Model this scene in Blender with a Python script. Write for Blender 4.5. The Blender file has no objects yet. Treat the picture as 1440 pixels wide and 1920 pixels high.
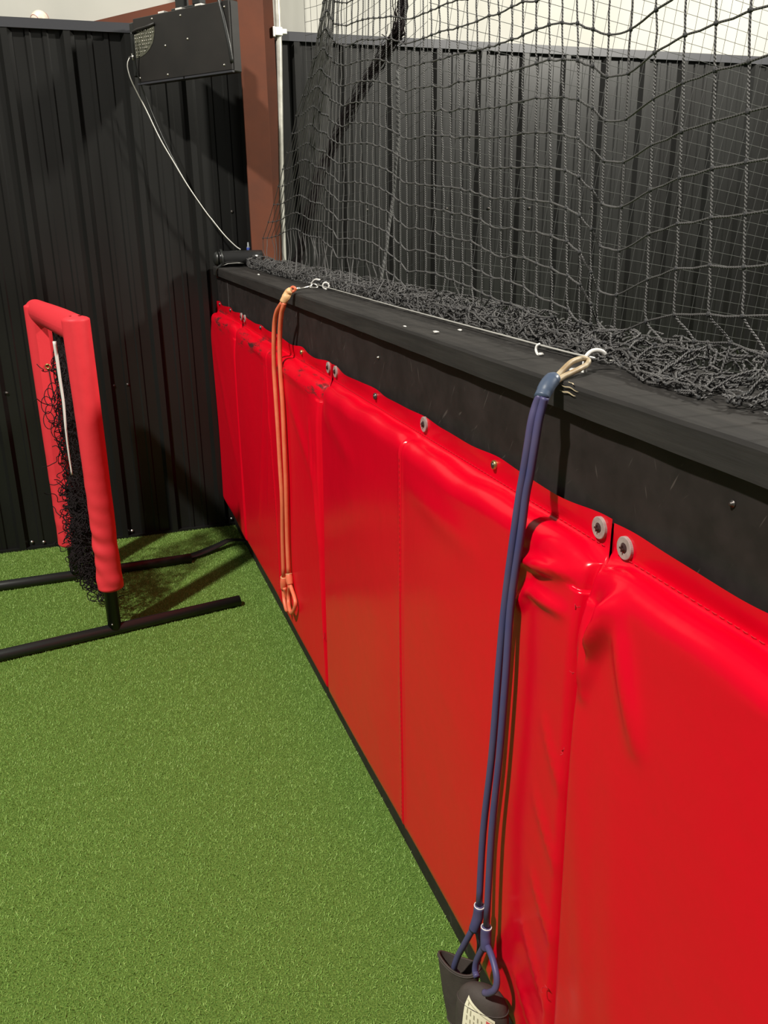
import bpy, math, random
import numpy as np
from mathutils import Matrix, Vector
CAM=[-0.61556, -4.20563, 1.5]
ROT=[[0.9455119, 0.1174841, -0.3036522], [-0.3253361, 0.3042752, -0.8953061], [-0.0127904, 0.9453117, 0.3259176]]
LENS=30.2886
NET=[[[0.128,-1.5024,2.0312],[0.1343,-1.4922,2.0342],[0.1387,-1.4835,2.038],[0.14,-1.4903,2.0402],[0.1377,-1.5092,2.041],[0.1326,-1.54,2.0397],[0.1261,-1.5683,2.0384],[0.1202,-1.5959,2.0359],[0.1166,-1.6231,2.0318],[0.1163,-1.6296,2.0299],[0.1195,-1.6199,2.0296],[0.1252,-1.6077,2.0287],[0.1317,-1.5881,2.0289],[0.1371,-1.5678,2.0294],[0.1399,-1.5629,2.0278],[0.1391,-1.5774,2.0235],[0.135,-1.5929,2.0196],[0.1289,-1.6245,2.0129],[0.1225,-1.6477,2.0072],[0.1177,-1.6683,2.0011],[0.1281,-1.6392,1.9984],[0.1287,-1.6635,1.9928],[0.1324,-1.6713,1.9906],[0.1387,-1.6793,1.9882],[0.1387,-1.7237,1.9785],[0.1323,-1.7953,1.9714],[0.1279,-1.8582,1.9645],[0.1251,-1.9093,1.9582],[0.1218,-1.9643,1.9501],[0.12,-2.0109,1.9425],[0.1218,-2.051,1.9362],[0.1251,-2.0851,1.9312],[0.128,-2.1108,1.9279],[0.133,-2.15,1.9191],[0.1405,-2.1695,1.9122],[0.1405,-2.2273,1.9045],[0.1332,-2.2983,1.8986],[0.1289,-2.3523,1.894],[0.1281,-2.3967,1.8911],[0.128,-2.4413,1.8889],[0.128,-2.4877,1.8853],[0.128,-2.535,1.877],[0.128,-2.5755,1.8783],[0.1278,-2.6274,1.8798],[0.1271,-2.6681,1.8732],[0.1252,-2.7207,1.8758],[0.1217,-2.7665,1.8736],[0.1178,-2.8212,1.8543],[0.116,-2.8611,1.8678],[0.1182,-2.8932,1.8685],[0.1255,-2.9274,1.8609],[0.1407,-2.9498,1.8494],[0.156,-2.9736,1.8507],[0.1526,-3.0349,1.8469],[0.1377,-3.1078,1.8465],[0.1297,-3.1785,1.8591],[0.1281,-3.2333,1.8542],[0.128,-3.2881,1.8605],[0.128,-3.339,1.8631],[0.128,-3.388,1.8644],[0.128,-3.4346,1.8643]],[[0.128,-1.464,1.9925],[0.1343,-1.4515,1.9957],[0.1387,-1.4477,1.9986],[0.14,-1.4576,2.0004],[0.1377,-1.4762,2.0016],[0.1326,-1.5102,2.0004],[0.1261,-1.5459,1.9983],[0.1202,-1.5731,1.9964],[0.1166,-1.5965,1.9934],[0.1163,-1.6004,1.9921],[0.1195,-1.5994,1.99],[0.1252,-1.5851,1.9893],[0.1317,-1.5671,1.9887],[0.1371,-1.5524,1.9879],[0.1399,-1.5487,1.9859],[0.1391,-1.5561,1.983],[0.135,-1.5791,1.9781],[0.1289,-1.6107,1.9719],[0.1225,-1.632,1.967],[0.1177,-1.6571,1.9604],[0.1281,-1.6259,1.9574],[0.1287,-1.6511,1.95],[0.1324,-1.6615,1.9458],[0.1387,-1.6709,1.9407],[0.1387,-1.7156,1.9298],[0.1323,-1.7873,1.924],[0.1279,-1.8519,1.9209],[0.1251,-1.904,1.9158],[0.1218,-1.9597,1.9059],[0.12,-2.0075,1.8974],[0.1218,-2.0485,1.892],[0.1251,-2.0835,1.8879],[0.128,-2.1113,1.882],[0.133,-2.1499,1.8709],[0.1405,-2.1702,1.8632],[0.1405,-2.228,1.8582],[0.1332,-2.2998,1.8526],[0.1289,-2.3553,1.8487],[0.1281,-2.4007,1.8465],[0.128,-2.4454,1.8422],[0.128,-2.4922,1.8383],[0.128,-2.5386,1.8347],[0.128,-2.5801,1.8321],[0.1278,-2.6312,1.8316],[0.1271,-2.6723,1.8272],[0.1252,-2.7241,1.8276],[0.1217,-2.7709,1.8256],[0.1178,-2.8248,1.8152],[0.116,-2.8667,1.821],[0.1182,-2.9006,1.8196],[0.1255,-2.9338,1.8127],[0.1407,-2.9547,1.8019],[0.156,-2.976,1.7979],[0.1526,-3.0368,1.7941],[0.1377,-3.1121,1.798],[0.1297,-3.1831,1.8092],[0.1281,-3.2393,1.8065],[0.128,-3.2948,1.8116],[0.128,-3.3464,1.8141],[0.128,-3.396,1.8156],[0.128,-3.4432,1.8162]],[[0.128,-1.4169,1.9475],[0.1343,-1.4075,1.95],[0.1387,-1.4081,1.9522],[0.14,-1.4181,1.9543],[0.1377,-1.441,1.9553],[0.1326,-1.4709,1.9555],[0.1261,-1.5079,1.9539],[0.1202,-1.5487,1.9504],[0.1166,-1.5645,1.9491],[0.1163,-1.5811,1.9458],[0.1195,-1.5718,1.945],[0.1252,-1.5584,1.9437],[0.1317,-1.5392,1.943],[0.1371,-1.5309,1.9408],[0.1399,-1.5292,1.9384],[0.1391,-1.539,1.9352],[0.135,-1.5552,1.9317],[0.1289,-1.5895,1.9256],[0.1225,-1.6153,1.9204],[0.1177,-1.6447,1.9137],[0.1281,-1.6107,1.9103],[0.1287,-1.6373,1.9024],[0.1324,-1.6508,1.897],[0.1387,-1.6628,1.8943],[0.1387,-1.7084,1.8865],[0.1323,-1.7798,1.8791],[0.1279,-1.8451,1.8746],[0.1251,-1.8982,1.8689],[0.1218,-1.9552,1.8627],[0.12,-2.0044,1.8555],[0.1218,-2.0462,1.8494],[0.1251,-2.0818,1.8411],[0.128,-2.1117,1.8336],[0.133,-2.1498,1.8228],[0.1405,-2.1709,1.8152],[0.1405,-2.2287,1.8118],[0.1332,-2.3013,1.8056],[0.1289,-2.3586,1.799],[0.1281,-2.4052,1.7966],[0.128,-2.4496,1.7947],[0.128,-2.4965,1.7922],[0.128,-2.5426,1.7881],[0.128,-2.5848,1.7853],[0.1278,-2.6349,1.7825],[0.1271,-2.6765,1.7805],[0.1252,-2.7276,1.7785],[0.1217,-2.7753,1.7769],[0.1178,-2.8285,1.7756],[0.116,-2.8724,1.7734],[0.1182,-2.9081,1.77],[0.1255,-2.9404,1.7638],[0.1407,-2.9597,1.7535],[0.156,-2.9786,1.7439],[0.1526,-3.0388,1.74],[0.1377,-3.1165,1.7485],[0.1297,-3.1878,1.7581],[0.1281,-3.2454,1.7578],[0.128,-3.3017,1.7615],[0.128,-3.3541,1.7642],[0.128,-3.4041,1.7657],[0.128,-3.4519,1.767]],[[0.128,-1.347,1.9021],[0.1343,-1.3381,1.9043],[0.1387,-1.345,1.9058],[0.14,-1.3632,1.907],[0.1377,-1.3848,1.9088],[0.1326,-1.4263,1.9081],[0.1261,-1.4622,1.9076],[0.1202,-1.5008,1.9052],[0.1166,-1.53,1.9024],[0.1163,-1.5388,1.9005],[0.1195,-1.5343,1.8987],[0.1252,-1.5209,1.8971],[0.1317,-1.5079,1.8949],[0.1371,-1.501,1.8923],[0.1399,-1.4964,1.8902],[0.1391,-1.5128,1.8862],[0.135,-1.5341,1.8824],[0.1289,-1.5699,1.8768],[0.1225,-1.597,1.8718],[0.1177,-1.6247,1.8658],[0.1281,-1.5948,1.861],[0.1287,-1.6232,1.8535],[0.1324,-1.6399,1.8477],[0.1387,-1.6536,1.8419],[0.1387,-1.7004,1.8383],[0.1323,-1.772,1.8327],[0.1279,-1.8384,1.8282],[0.1251,-1.8925,1.8235],[0.1218,-1.9503,1.8162],[0.12,-2.001,1.8095],[0.1218,-2.0436,1.8019],[0.1251,-2.0801,1.7949],[0.128,-2.1122,1.786],[0.133,-2.1498,1.7748],[0.1405,-2.1717,1.7666],[0.1405,-2.2294,1.7655],[0.1332,-2.3029,1.7583],[0.1289,-2.3616,1.7539],[0.1281,-2.4098,1.745],[0.128,-2.4543,1.7406],[0.128,-2.5011,1.7439],[0.128,-2.5468,1.7388],[0.128,-2.5897,1.7357],[0.1278,-2.6388,1.7329],[0.1271,-2.6811,1.7306],[0.1252,-2.7309,1.7307],[0.1217,-2.7798,1.728],[0.1178,-2.8331,1.726],[0.116,-2.8781,1.7251],[0.1182,-2.9157,1.7197],[0.1255,-2.947,1.714],[0.1407,-2.9649,1.7042],[0.156,-2.9812,1.6885],[0.1526,-3.0408,1.6843],[0.1377,-3.121,1.6978],[0.1297,-3.1927,1.7057],[0.1281,-3.2516,1.7081],[0.128,-3.3087,1.7104],[0.128,-3.3618,1.7131],[0.128,-3.4124,1.7148],[0.128,-3.4608,1.7169]],[[0.128,-1.2659,1.8613],[0.1343,-1.267,1.8622],[0.1387,-1.2769,1.8635],[0.14,-1.2938,1.8653],[0.1377,-1.3355,1.8652],[0.1326,-1.3719,1.866],[0.1261,-1.4223,1.8644],[0.1202,-1.458,1.8632],[0.1166,-1.4915,1.8603],[0.1163,-1.5056,1.8578],[0.1195,-1.5061,1.8553],[0.1252,-1.4896,1.8537],[0.1317,-1.4749,1.8515],[0.1371,-1.4681,1.8486],[0.1399,-1.4693,1.8456],[0.1391,-1.4799,1.8426],[0.135,-1.5143,1.8375],[0.1289,-1.5485,1.8327],[0.1225,-1.5751,1.8283],[0.1177,-1.6032,1.8226],[0.1281,-1.5804,1.8163],[0.1287,-1.6102,1.8089],[0.1324,-1.63,1.8026],[0.1387,-1.6457,1.7973],[0.1387,-1.6921,1.7882],[0.1323,-1.7643,1.7866],[0.1279,-1.8316,1.7811],[0.1251,-1.8865,1.7752],[0.1218,-1.9454,1.7686],[0.12,-1.9974,1.7617],[0.1218,-2.041,1.7557],[0.1251,-2.0783,1.7469],[0.128,-2.1126,1.7384],[0.133,-2.1497,1.727],[0.1405,-2.1724,1.7183],[0.1405,-2.2302,1.7155],[0.1332,-2.3044,1.7113],[0.1289,-2.3648,1.7051],[0.1281,-2.4135,1.7038],[0.128,-2.4584,1.6945],[0.128,-2.5057,1.6954],[0.128,-2.5509,1.6913],[0.128,-2.5949,1.6842],[0.1278,-2.6426,1.6828],[0.1271,-2.6857,1.6798],[0.1252,-2.7345,1.6797],[0.1217,-2.7845,1.6771],[0.1178,-2.8377,1.6759],[0.116,-2.8846,1.6712],[0.1182,-2.9236,1.6675],[0.1255,-2.9541,1.6605],[0.1407,-2.9709,1.6469],[0.156,-2.984,1.629],[0.1526,-3.043,1.6254],[0.1377,-3.126,1.642],[0.1297,-3.1976,1.6521],[0.1281,-3.2579,1.6573],[0.128,-3.3158,1.6581],[0.128,-3.3698,1.661],[0.128,-3.4209,1.6628],[0.128,-3.4698,1.6657]],[[0.128,-1.1642,1.813],[0.1343,-1.1733,1.8131],[0.1387,-1.1966,1.8133],[0.14,-1.2148,1.8154],[0.1377,-1.2532,1.8166],[0.1326,-1.3037,1.8168],[0.1261,-1.3513,1.8167],[0.1202,-1.3958,1.8153],[0.1166,-1.4328,1.8128],[0.1163,-1.4497,1.8103],[0.1195,-1.4527,1.8074],[0.1252,-1.446,1.8043],[0.1317,-1.4366,1.8011],[0.1371,-1.4322,1.7977],[0.1399,-1.4338,1.7946],[0.1391,-1.4486,1.7913],[0.135,-1.4805,1.7871],[0.1289,-1.5192,1.7825],[0.1225,-1.5604,1.7771],[0.1177,-1.5921,1.7716],[0.1281,-1.5638,1.7652],[0.1287,-1.5952,1.7568],[0.1324,-1.6182,1.7489],[0.1387,-1.636,1.7417],[0.1387,-1.6834,1.7363],[0.1323,-1.7563,1.7385],[0.1279,-1.8245,1.7327],[0.1251,-1.8806,1.7281],[0.1218,-1.9405,1.7214],[0.12,-1.994,1.7152],[0.1218,-2.0383,1.7062],[0.1251,-2.0765,1.6977],[0.128,-2.1131,1.6878],[0.133,-2.1496,1.6764],[0.1405,-2.1731,1.6675],[0.1405,-2.2309,1.6642],[0.1332,-2.306,1.6624],[0.1289,-2.368,1.6574],[0.1281,-2.418,1.6533],[0.128,-2.4624,1.6488],[0.128,-2.5106,1.6431],[0.128,-2.5551,1.6414],[0.128,-2.5996,1.6369],[0.1278,-2.6466,1.6318],[0.1271,-2.6903,1.6299],[0.1252,-2.7381,1.6279],[0.1217,-2.789,1.6278],[0.1178,-2.8425,1.6242],[0.116,-2.8906,1.6206],[0.1182,-2.9318,1.6134],[0.1255,-2.9614,1.6059],[0.1407,-2.9768,1.5896],[0.156,-2.9866,1.5734],[0.1526,-3.0451,1.5682],[0.1377,-3.131,1.5851],[0.1297,-3.2028,1.5953],[0.1281,-3.2649,1.6012],[0.128,-3.323,1.6059],[0.128,-3.3775,1.6105],[0.128,-3.4289,1.6138],[0.128,-3.4784,1.6173]],[[0.128,-1.0996,1.7642],[0.1343,-1.1157,1.764],[0.1387,-1.1276,1.7655],[0.14,-1.1562,1.7672],[0.1377,-1.2018,1.7686],[0.1326,-1.2538,1.7697],[0.1261,-1.304,1.7703],[0.1202,-1.3505,1.7696],[0.1166,-1.3863,1.7678],[0.1163,-1.4135,1.7646],[0.1195,-1.409,1.7624],[0.1252,-1.4142,1.758],[0.1317,-1.3994,1.7549],[0.1371,-1.3941,1.7514],[0.1399,-1.4093,1.7471],[0.1391,-1.4212,1.7443],[0.135,-1.4629,1.7398],[0.1289,-1.5,1.736],[0.1225,-1.5377,1.7316],[0.1177,-1.5709,1.7265],[0.1281,-1.5489,1.7188],[0.1287,-1.5818,1.7104],[0.1324,-1.6079,1.702],[0.1387,-1.628,1.6965],[0.1387,-1.6757,1.69],[0.1323,-1.7475,1.6861],[0.1279,-1.8173,1.6831],[0.1251,-1.8744,1.6789],[0.1218,-1.9355,1.6742],[0.12,-1.9904,1.6673],[0.1218,-2.0358,1.6611],[0.1251,-2.0749,1.6518],[0.128,-2.1136,1.642],[0.133,-2.1496,1.6287],[0.1405,-2.1738,1.6203],[0.1405,-2.2317,1.6162],[0.1332,-2.3076,1.6139],[0.1289,-2.3712,1.609],[0.1281,-2.4224,1.6048],[0.128,-2.4667,1.5998],[0.128,-2.5149,1.5979],[0.128,-2.5594,1.592],[0.128,-2.6048,1.5844],[0.1278,-2.6506,1.5797],[0.1271,-2.695,1.5783],[0.1252,-2.7418,1.5767],[0.1217,-2.7939,1.5741],[0.1178,-2.8474,1.5721],[0.116,-2.897,1.5678],[0.1182,-2.9397,1.5615],[0.1255,-2.9687,1.5508],[0.1407,-2.9828,1.5326],[0.156,-2.9895,1.5121],[0.1526,-3.0473,1.5068],[0.1377,-3.1361,1.5274],[0.1297,-3.2078,1.5406],[0.1281,-3.2715,1.5484],[0.128,-3.3303,1.5521],[0.128,-3.3859,1.5554],[0.128,-3.4377,1.5599],[0.128,-3.4877,1.5648]],[[0.128,-1.0046,1.7115],[0.1343,-1.0328,1.7108],[0.1387,-1.051,1.7122],[0.14,-1.0919,1.7137],[0.1377,-1.1352,1.7162],[0.1326,-1.1922,1.7181],[0.1261,-1.2542,1.7189],[0.1202,-1.304,1.7189],[0.1166,-1.3376,1.718],[0.1163,-1.3711,1.7148],[0.1195,-1.3701,1.7121],[0.1252,-1.3673,1.7083],[0.1317,-1.3642,1.704],[0.1371,-1.3621,1.7],[0.1399,-1.3771,1.6959],[0.1391,-1.4016,1.6924],[0.135,-1.4289,1.6896],[0.1289,-1.4727,1.686],[0.1225,-1.519,1.6818],[0.1177,-1.5509,1.6773],[0.1281,-1.5327,1.6688],[0.1287,-1.5671,1.6597],[0.1324,-1.5964,1.65],[0.1387,-1.6185,1.6425],[0.1387,-1.6677,1.6419],[0.1323,-1.7397,1.6398],[0.1279,-1.8106,1.6366],[0.1251,-1.8688,1.6335],[0.1218,-1.9306,1.6266],[0.12,-1.9869,1.6201],[0.1218,-2.0331,1.6125],[0.1251,-2.0731,1.605],[0.128,-2.114,1.5938],[0.133,-2.1495,1.5806],[0.1405,-2.1746,1.5705],[0.1405,-2.2324,1.5681],[0.1332,-2.3093,1.5623],[0.1289,-2.3745,1.5588],[0.1281,-2.4269,1.5543],[0.128,-2.4709,1.5518],[0.128,-2.5197,1.5472],[0.128,-2.5635,1.5432],[0.128,-2.6097,1.5355],[0.1278,-2.6546,1.5276],[0.1271,-2.6997,1.5266],[0.1252,-2.7454,1.5248],[0.1217,-2.7985,1.5245],[0.1178,-2.8523,1.5193],[0.116,-2.9032,1.5158],[0.1182,-2.948,1.5065],[0.1255,-2.9761,1.4953],[0.1407,-2.9888,1.4748],[0.156,-2.9924,1.4497],[0.1526,-3.0495,1.445],[0.1377,-3.1412,1.4705],[0.1297,-3.213,1.4844],[0.1281,-3.2785,1.4917],[0.128,-3.338,1.4956],[0.128,-3.394,1.5023],[0.128,-3.4463,1.5071],[0.128,-3.4972,1.5113]],[[0.128,-0.9294,1.6605],[0.1343,-0.9675,1.6597],[0.1387,-0.9841,1.6615],[0.14,-1.0238,1.6639],[0.1377,-1.0832,1.6664],[0.1326,-1.1398,1.6694],[0.1261,-1.2007,1.6714],[0.1202,-1.2563,1.6721],[0.1166,-1.3014,1.6711],[0.1163,-1.3216,1.6691],[0.1195,-1.3388,1.6653],[0.1252,-1.3333,1.6615],[0.1317,-1.3384,1.6565],[0.1371,-1.333,1.6526],[0.1399,-1.3502,1.6486],[0.1391,-1.3707,1.6456],[0.135,-1.4107,1.6426],[0.1289,-1.4544,1.6397],[0.1225,-1.5012,1.6362],[0.1177,-1.536,1.632],[0.1281,-1.5179,1.623],[0.1287,-1.5547,1.617],[0.1324,-1.587,1.607],[0.1387,-1.6096,1.5919],[0.1387,-1.6591,1.5901],[0.1323,-1.731,1.5877],[0.1279,-1.8034,1.587],[0.1251,-1.8624,1.5826],[0.1218,-1.9255,1.578],[0.12,-1.9833,1.5714],[0.1218,-2.0305,1.5646],[0.1251,-2.0713,1.5551],[0.128,-2.1145,1.5442],[0.133,-2.1494,1.531],[0.1405,-2.1753,1.5221],[0.1405,-2.2331,1.521],[0.1332,-2.3108,1.5164],[0.1289,-2.3776,1.5115],[0.1281,-2.4311,1.5082],[0.128,-2.4753,1.5014],[0.128,-2.5241,1.5006],[0.128,-2.5677,1.4948],[0.128,-2.6143,1.4892],[0.1278,-2.6585,1.478],[0.1271,-2.7045,1.4736],[0.1252,-2.7489,1.4753],[0.1217,-2.8033,1.4716],[0.1178,-2.8568,1.4704],[0.116,-2.9093,1.4644],[0.1182,-2.9555,1.4567],[0.1255,-2.9833,1.4412],[0.1407,-2.9954,1.4115],[0.156,-2.9955,1.3839],[0.1526,-3.0519,1.3807],[0.1377,-3.1466,1.41],[0.1297,-3.2182,1.4283],[0.1281,-3.2856,1.4353],[0.128,-3.3461,1.4364],[0.128,-3.4029,1.4443],[0.128,-3.4558,1.4487],[0.128,-3.5075,1.4529]],[[0.128,-0.8413,1.6057],[0.1343,-0.8826,1.6055],[0.1387,-0.9124,1.6072],[0.14,-0.9569,1.6101],[0.1377,-1.0119,1.614],[0.1326,-1.0737,1.618],[0.1261,-1.1505,1.6205],[0.1202,-1.2045,1.6223],[0.1166,-1.2499,1.6221],[0.1163,-1.2785,1.6201],[0.1195,-1.2951,1.6165],[0.1252,-1.3024,1.6119],[0.1317,-1.3032,1.6071],[0.1371,-1.2993,1.6029],[0.1399,-1.3148,1.5991],[0.1391,-1.3437,1.5961],[0.135,-1.3864,1.5937],[0.1289,-1.4366,1.5913],[0.1225,-1.4765,1.5888],[0.1177,-1.5212,1.5849],[0.1281,-1.5025,1.5753],[0.1287,-1.5404,1.5676],[0.1324,-1.5757,1.5555],[0.1387,-1.6006,1.5406],[0.1387,-1.6508,1.5397],[0.1323,-1.7228,1.5385],[0.1279,-1.7961,1.5372],[0.1251,-1.8565,1.5353],[0.1218,-1.9204,1.5298],[0.12,-1.9798,1.5241],[0.1218,-2.0279,1.517],[0.1251,-2.0696,1.5093],[0.128,-2.1149,1.4962],[0.133,-2.1494,1.4827],[0.1405,-2.1761,1.4695],[0.1405,-2.2339,1.4709],[0.1332,-2.3124,1.4683],[0.1289,-2.3808,1.464],[0.1281,-2.4357,1.4567],[0.128,-2.4795,1.4537],[0.128,-2.5288,1.4502],[0.128,-2.5716,1.4491],[0.128,-2.6193,1.4392],[0.1278,-2.6621,1.4312],[0.1271,-2.7091,1.4232],[0.1252,-2.7523,1.4272],[0.1217,-2.8075,1.4264],[0.1178,-2.8616,1.4193],[0.116,-2.9153,1.4143],[0.1182,-2.9633,1.4052],[0.1255,-2.9898,1.3925],[0.1407,-3.0004,1.3635],[0.156,-2.9977,1.3369],[0.1526,-3.0541,1.3211],[0.1377,-3.1517,1.3528],[0.1297,-3.2236,1.3695],[0.1281,-3.2929,1.3767],[0.128,-3.3538,1.3804],[0.128,-3.4116,1.3867],[0.128,-3.4649,1.393],[0.128,-3.5172,1.3981]],[[0.128,-0.7425,1.5433],[0.1343,-0.789,1.5437],[0.1387,-0.8242,1.5459],[0.14,-0.8767,1.5497],[0.1377,-0.9361,1.5547],[0.1326,-1.0111,1.5597],[0.1261,-1.084,1.5639],[0.1202,-1.1486,1.5665],[0.1166,-1.2042,1.5669],[0.1163,-1.2352,1.5654],[0.1195,-1.2505,1.562],[0.1252,-1.2608,1.5573],[0.1317,-1.2641,1.5523],[0.1371,-1.2631,1.5479],[0.1399,-1.2873,1.5441],[0.1391,-1.3116,1.5417],[0.135,-1.3627,1.5399],[0.1289,-1.4091,1.5385],[0.1225,-1.4543,1.5366],[0.1177,-1.4967,1.5334],[0.1281,-1.4857,1.5232],[0.1287,-1.5255,1.5159],[0.1324,-1.5645,1.5046],[0.1387,-1.5912,1.4872],[0.1387,-1.6422,1.4884],[0.1323,-1.7146,1.4898],[0.1279,-1.789,1.4884],[0.1251,-1.8504,1.4865],[0.1218,-1.9154,1.481],[0.12,-1.9761,1.4754],[0.1218,-2.0252,1.4684],[0.1251,-2.0679,1.4612],[0.128,-2.1154,1.4471],[0.133,-2.1493,1.4334],[0.1405,-2.1769,1.4183],[0.1405,-2.2346,1.4221],[0.1332,-2.3139,1.4217],[0.1289,-2.3839,1.4177],[0.1281,-2.4395,1.4139],[0.128,-2.4835,1.4084],[0.128,-2.5329,1.4068],[0.128,-2.5758,1.4],[0.128,-2.6238,1.3937],[0.1278,-2.6655,1.3866],[0.1271,-2.7125,1.3856],[0.1252,-2.7554,1.3826],[0.1217,-2.8119,1.3777],[0.1178,-2.8664,1.3669],[0.116,-2.9216,1.3621],[0.1182,-2.9711,1.3537],[0.1255,-2.9974,1.3358],[0.1407,-3.0036,1.3327],None,None,None,None,None,None,None,None,None],[[0.128,-0.6258,1.479],[0.1343,-0.6806,1.4802],[0.1387,-0.736,1.4832],[0.14,-0.7979,1.4881],[0.1377,-0.8634,1.4943],[0.1326,-0.9359,1.5008],[0.1261,-1.026,1.5065],[0.1202,-1.0904,1.5103],[0.1166,-1.1512,1.5117],[0.1163,-1.1795,1.5107],[0.1195,-1.209,1.5074],[0.1252,-1.2093,1.5028],[0.1317,-1.2227,1.4976],[0.1371,-1.2241,1.493],[0.1399,-1.2456,1.4896],[0.1391,-1.2795,1.4875],[0.135,-1.3351,1.4866],[0.1289,-1.3817,1.486],[0.1225,-1.4335,1.4849],[0.1177,-1.484,1.4825],[0.1281,-1.4691,1.4718],[0.1287,-1.5114,1.4673],[0.1324,-1.5542,1.458],[0.1387,-1.5818,1.4335],[0.1387,-1.6334,1.4352],[0.1323,-1.7058,1.4373],[0.1279,-1.7819,1.439],[0.1251,-1.8445,1.4391],[0.1218,-1.9107,1.4361],[0.12,-1.9729,1.4324],[0.1218,-2.0227,1.4235],[0.1251,-2.0662,1.4143],[0.128,-2.1159,1.4013],[0.133,-2.1493,1.3898],[0.1405,-2.1776,1.3699],[0.1405,-2.2353,1.374],[0.1332,-2.3154,1.3765],[0.1289,-2.3865,1.3772],[0.1281,-2.4432,1.3724],[0.128,-2.4869,1.3691],[0.128,-2.537,1.3636],[0.128,-2.5791,1.3614],[0.128,-2.6278,1.3535],[0.1278,-2.6684,1.3497],[0.1271,-2.7163,1.3444],[0.1252,-2.7581,1.3441],[0.1217,-2.8155,1.3389],[0.1178,-2.8695,1.3337],[0.116,-2.9246,1.3367],None,None,None,None,None,None,None,None,None,None,None,None],[[0.128,-0.5017,1.4151],[0.1343,-0.5573,1.4173],[0.1387,-0.6234,1.4214],[0.14,-0.6935,1.4276],[0.1377,-0.7835,1.4355],[0.1326,-0.8698,1.4436],[0.1261,-0.9592,1.4509],[0.1202,-1.0406,1.4562],[0.1166,-1.0948,1.4585],[0.1163,-1.1396,1.4581],[0.1195,-1.1591,1.4551],[0.1252,-1.1755,1.4505],[0.1317,-1.1732,1.4452],[0.1371,-1.1886,1.4407],[0.1399,-1.2126,1.4375],[0.1391,-1.2511,1.436],[0.135,-1.302,1.4359],[0.1289,-1.355,1.4362],[0.1225,-1.4207,1.4362],[0.1177,-1.4652,1.4345],[0.1281,-1.4534,1.4234],[0.1287,-1.497,1.4175],[0.1324,-1.5429,1.4064],[0.1387,-1.5721,1.3785],[0.1387,-1.6244,1.3811],[0.1323,-1.6971,1.385],[0.1279,-1.7741,1.3854],[0.1251,-1.8378,1.3857],[0.1218,-1.9053,1.3848],[0.12,-1.9691,1.3804],[0.1218,-2.0201,1.3751],[0.1251,-2.0644,1.3666],[0.128,-2.1163,1.357],[0.133,-2.1492,1.3452],[0.1405,-2.1782,1.3284],[0.1405,-2.236,1.3294],[0.1332,-2.3168,1.332],[0.1289,-2.3892,1.3369],None,None,None,None,None,None,None,None,None,None,None,None,None,None,None,None,None,None,None,None,None,None,None]]
NL=20
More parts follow.
